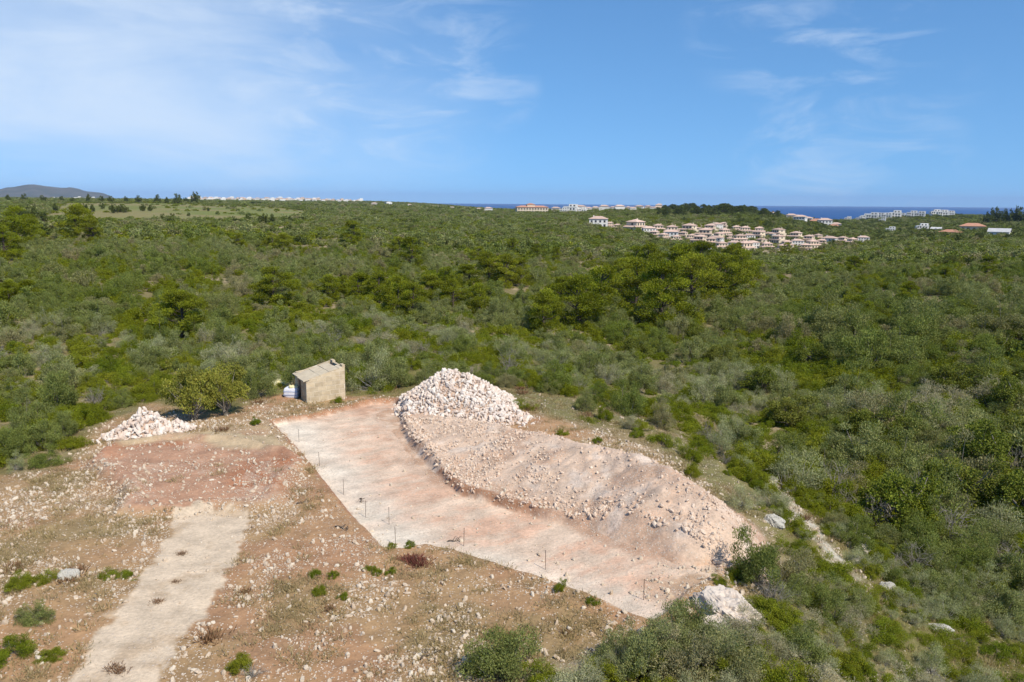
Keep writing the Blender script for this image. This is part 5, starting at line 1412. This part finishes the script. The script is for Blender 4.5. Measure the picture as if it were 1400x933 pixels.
VP = [(818, 311, 26), (833, 311, 13), (843, 314, 12), (869, 317, 28), (887, 320, 18), (899, 317, 18), (894, 324, 14), (918, 320, 20), (917, 326, 20), (924, 331, 14), (907, 328, 11), (941, 319, 22), (951, 318, 12), (963, 325, 22), (956, 333, 20), (970, 317, 18),
      (979, 314, 16), (988, 311, 11), (990, 322, 16), (982, 327, 16), (979, 333, 18), (986, 341, 18), (971, 335, 18), (1017, 344, 24), (1004, 339, 16), (1011, 331, 18), (1006, 317, 14), (1018, 319, 16), (1024, 328, 14), (1037, 320, 16), (1036, 328, 18), (1040, 335, 14),
      (1052, 326, 14), (1063, 323, 18), (1063, 332, 18), (1087, 327, 17), (1090, 336, 15), (1105, 331, 16), (1110, 339, 18), (1118, 328, 12), (1134, 334, 18), (1151, 332, 14), (1075, 338, 14), (1100, 343, 16), (1028, 339, 14), (945, 329, 14), (933, 325, 13), (1165, 334, 13), (1180, 331, 12), (1070, 344, 14), (1048, 341, 14), (998, 329, 14), (962, 341, 14), (1122, 336, 13)]
taken = []
for i, (u, v, w) in enumerate(VP):
    x, y, z, d = hit(u, v, r0=540)
    for t in range(6):
        c = [q for q in taken if math.hypot(q[0] - x, q[1] - y) < 10]
        if not c: break
        k = 1 + 14 / math.hypot(x, y); x, y = x * k, y * k
    taken.append((x, y))
    d = math.hypot(x, y)
    kd = 'house' if i % 4 == 0 else 'villa'; s_ = float(np.clip(1.03 * w * d / FPX / HWID[kd], .78, 1.6))
    lab = ('white two-storey house with pink tiled roof in the villa estate' if kd == 'house' else 'cream two-storey villa with pink tiled roof in the villa estate')
    house('villa', kd, x, y, s_, math.atan2(-x, y) * -1 * 0 + rg.uniform(-1.0, 1.0) - math.atan2(x, y), lab, ('white houses' if kd == 'house' else 'cream villas') + ' of the estate on the far slope')
    if i % 12 == 0: print('villa', u, v, round(d), round(s_, 2))
def far(u, v, w, kd, label, group, cat='house', r0=900, name='house', rr=None, small=True):
    if rr is None: x, y, z, d = hit(u, v, r0=r0)
    else:
        dd = pixdir(u, v); k = rr / np.hypot(dd[0], dd[1]); x, y = dd[0] * k, dd[1] * k; d = rr
    s_ = w * math.hypot(x, y) / FPX / HWID[kd]
    return house(name, kd, x, y, s_, rg.uniform(-.3, .3) - math.atan2(x, y), label, group, cat, small)
for u, v, w, kd in [(1094, 302, 16, 'house'), (1088, 315, 14, 'bungalow'), (1118, 309, 22, 'bungalow'), (1140, 316, 16, 'bungalow'), (1128, 298, 18, 'house'), (1144, 299, 12, 'house'), (1082, 299, 14, 'house'), (1055, 303, 10, 'house'), (1105, 296, 12, 'house')]:
    far(u, v, w, kd, 'cream house with tiled roof in the gap between wooded hills', 'houses between the wooded hills', rr=1250 + (u * 13) % 200, small=False)
for u, w, h in [(1176, 8, 0), (1184, 12, 0), (1193, 14, 1), (1203, 12, 0), (1213, 12, 0), (1224, 14, 0), (1233, 8, 0), (1247, 12, 0), (1258, 12, 0), (1279, 12, 0), (1289, 12, 0), (1299, 10, 0), (1160, 8, 0)]:
    far(u, 290, w, 'block', 'white flat-roofed apartment block on the headland above the sea', 'white blocks on the headland', 'apartment block', rr=2150 + (u * 7) % 160, name='apartment_block', small=False)
for u, v, w, kd, lab in [(1206, 304, 8, 'block', 'tiny white cube house alone in the woods'), (1217, 318, 11, 'block', 'white flat-roofed house half hidden by trees'), (1260, 316, 14, 'block', 'white house with terrace beside dark trees'), (1280, 316, 12, 'gable', 'small white house with pale pitched roof'),
                         (1299, 323, 24, 'bungalow', 'low house with wide terracotta roof on the rise'), (1329, 316, 28, 'bungalow', 'long low terracotta-roofed house behind trees on the rise'), (1366, 323, 23, 'gable', 'large white house with pale sloping roof on the rise')]:
    far(u, v, w, kd, lab, None, rr=None, r0=450, small=False)
far(727, 289, 44, 'hotel', 'long terracotta-roofed hotel with a raised middle on the plain', None, 'hotel', rr=1500, name='hotel', small=False)
for u, v, w in [(780, 293, 18), (795, 293, 12), (770, 292, 12)]: far(u, v, w, 'block', 'white flat-roofed apartment block beside the long hotel', 'white blocks beside the hotel', 'apartment block', rr=1420 + (u % 7) * 8, name='apartment_block', small=False)
for u, v, w in [(814, 291, 10), (826, 293, 14), (847, 292, 14), (865, 291, 10), (874, 287, 12), (885, 290, 11), (900, 288, 14), (829, 285, 10), (847, 285, 10), (794, 284, 14), (805, 285, 10), (760, 284, 12), (745, 283, 10), (668, 286, 11), (655, 285, 7), (858, 286, 9), (838, 288, 9), (893, 285, 9)]:
    far(u, v, w, 'house' if u % 3 else 'villa', 'small pale house with tiled roof scattered along the coastal plain', 'houses along the coastal plain', rr=1500 + (u * 11) % 250)
for u, w in [(512, 8), (552, 5), (593, 6), (560, 6), (575, 5), (618, 6), (635, 5), (600, 5)]:
    far(u, 283, w, 'house', 'tiny pale house among trees on the far plain', 'houses on the far plain', rr=1900 + (u * 11) % 250)
far(531, 279, 8, 'tower', 'tall white apartment tower rising over the far plain', None, 'tower block', rr=2300, name='tower_block').scale[2] = .42
for i in range(64):
    u = 262 + 235 * (i + rg.uniform(-.4, .4)) / 64
    far(u, 278, rg.uniform(3.5, 8), ['block', 'house', 'villa'][i % 3], 'pale building in the dense row of the far-off seaside town', 'buildings of the far seaside town', 'building', rr=3500 + rg.uniform(-250, 350), name='town_building')
for i in range(8):
    far(70 + i * 8 + rg.uniform(-3, 3), 277, rg.uniform(3, 5), 'block', 'white building at the foot of the hazy hill', 'buildings under the hazy hill', 'building', rr=4200 + rg.uniform(-200, 200), name='town_building')

# ------------------------------------------------------------------ haze over the plain
m = bpy.data.materials.new('haze'); m.use_nodes = True; nt = m.node_tree; nt.nodes.clear()
out = nn(nt, 'ShaderNodeOutputMaterial'); pv = nn(nt, 'ShaderNodeVolumePrincipled')
pv.inputs['Color'].default_value = (.50, .68, 1.0, 1); pv.inputs['Density'].default_value = HAZE = 2.6e-5
nt.links.new(pv.outputs[0], out.inputs['Volume'])
mb = MB(); mb.box(-46000, 46000, -4000, 43000, -72, 420)
tag(add('haze', mb.mesh('haze', m)), 'thin blue sea haze over the whole plain', 'haze', kind='stuff')

print('triangles', sum(sum(len(p.vertices) - 2 for p in me.polygons) if len(me.polygons) < 2000 else len(me.polygons) * 2 for me in bpy.data.meshes))
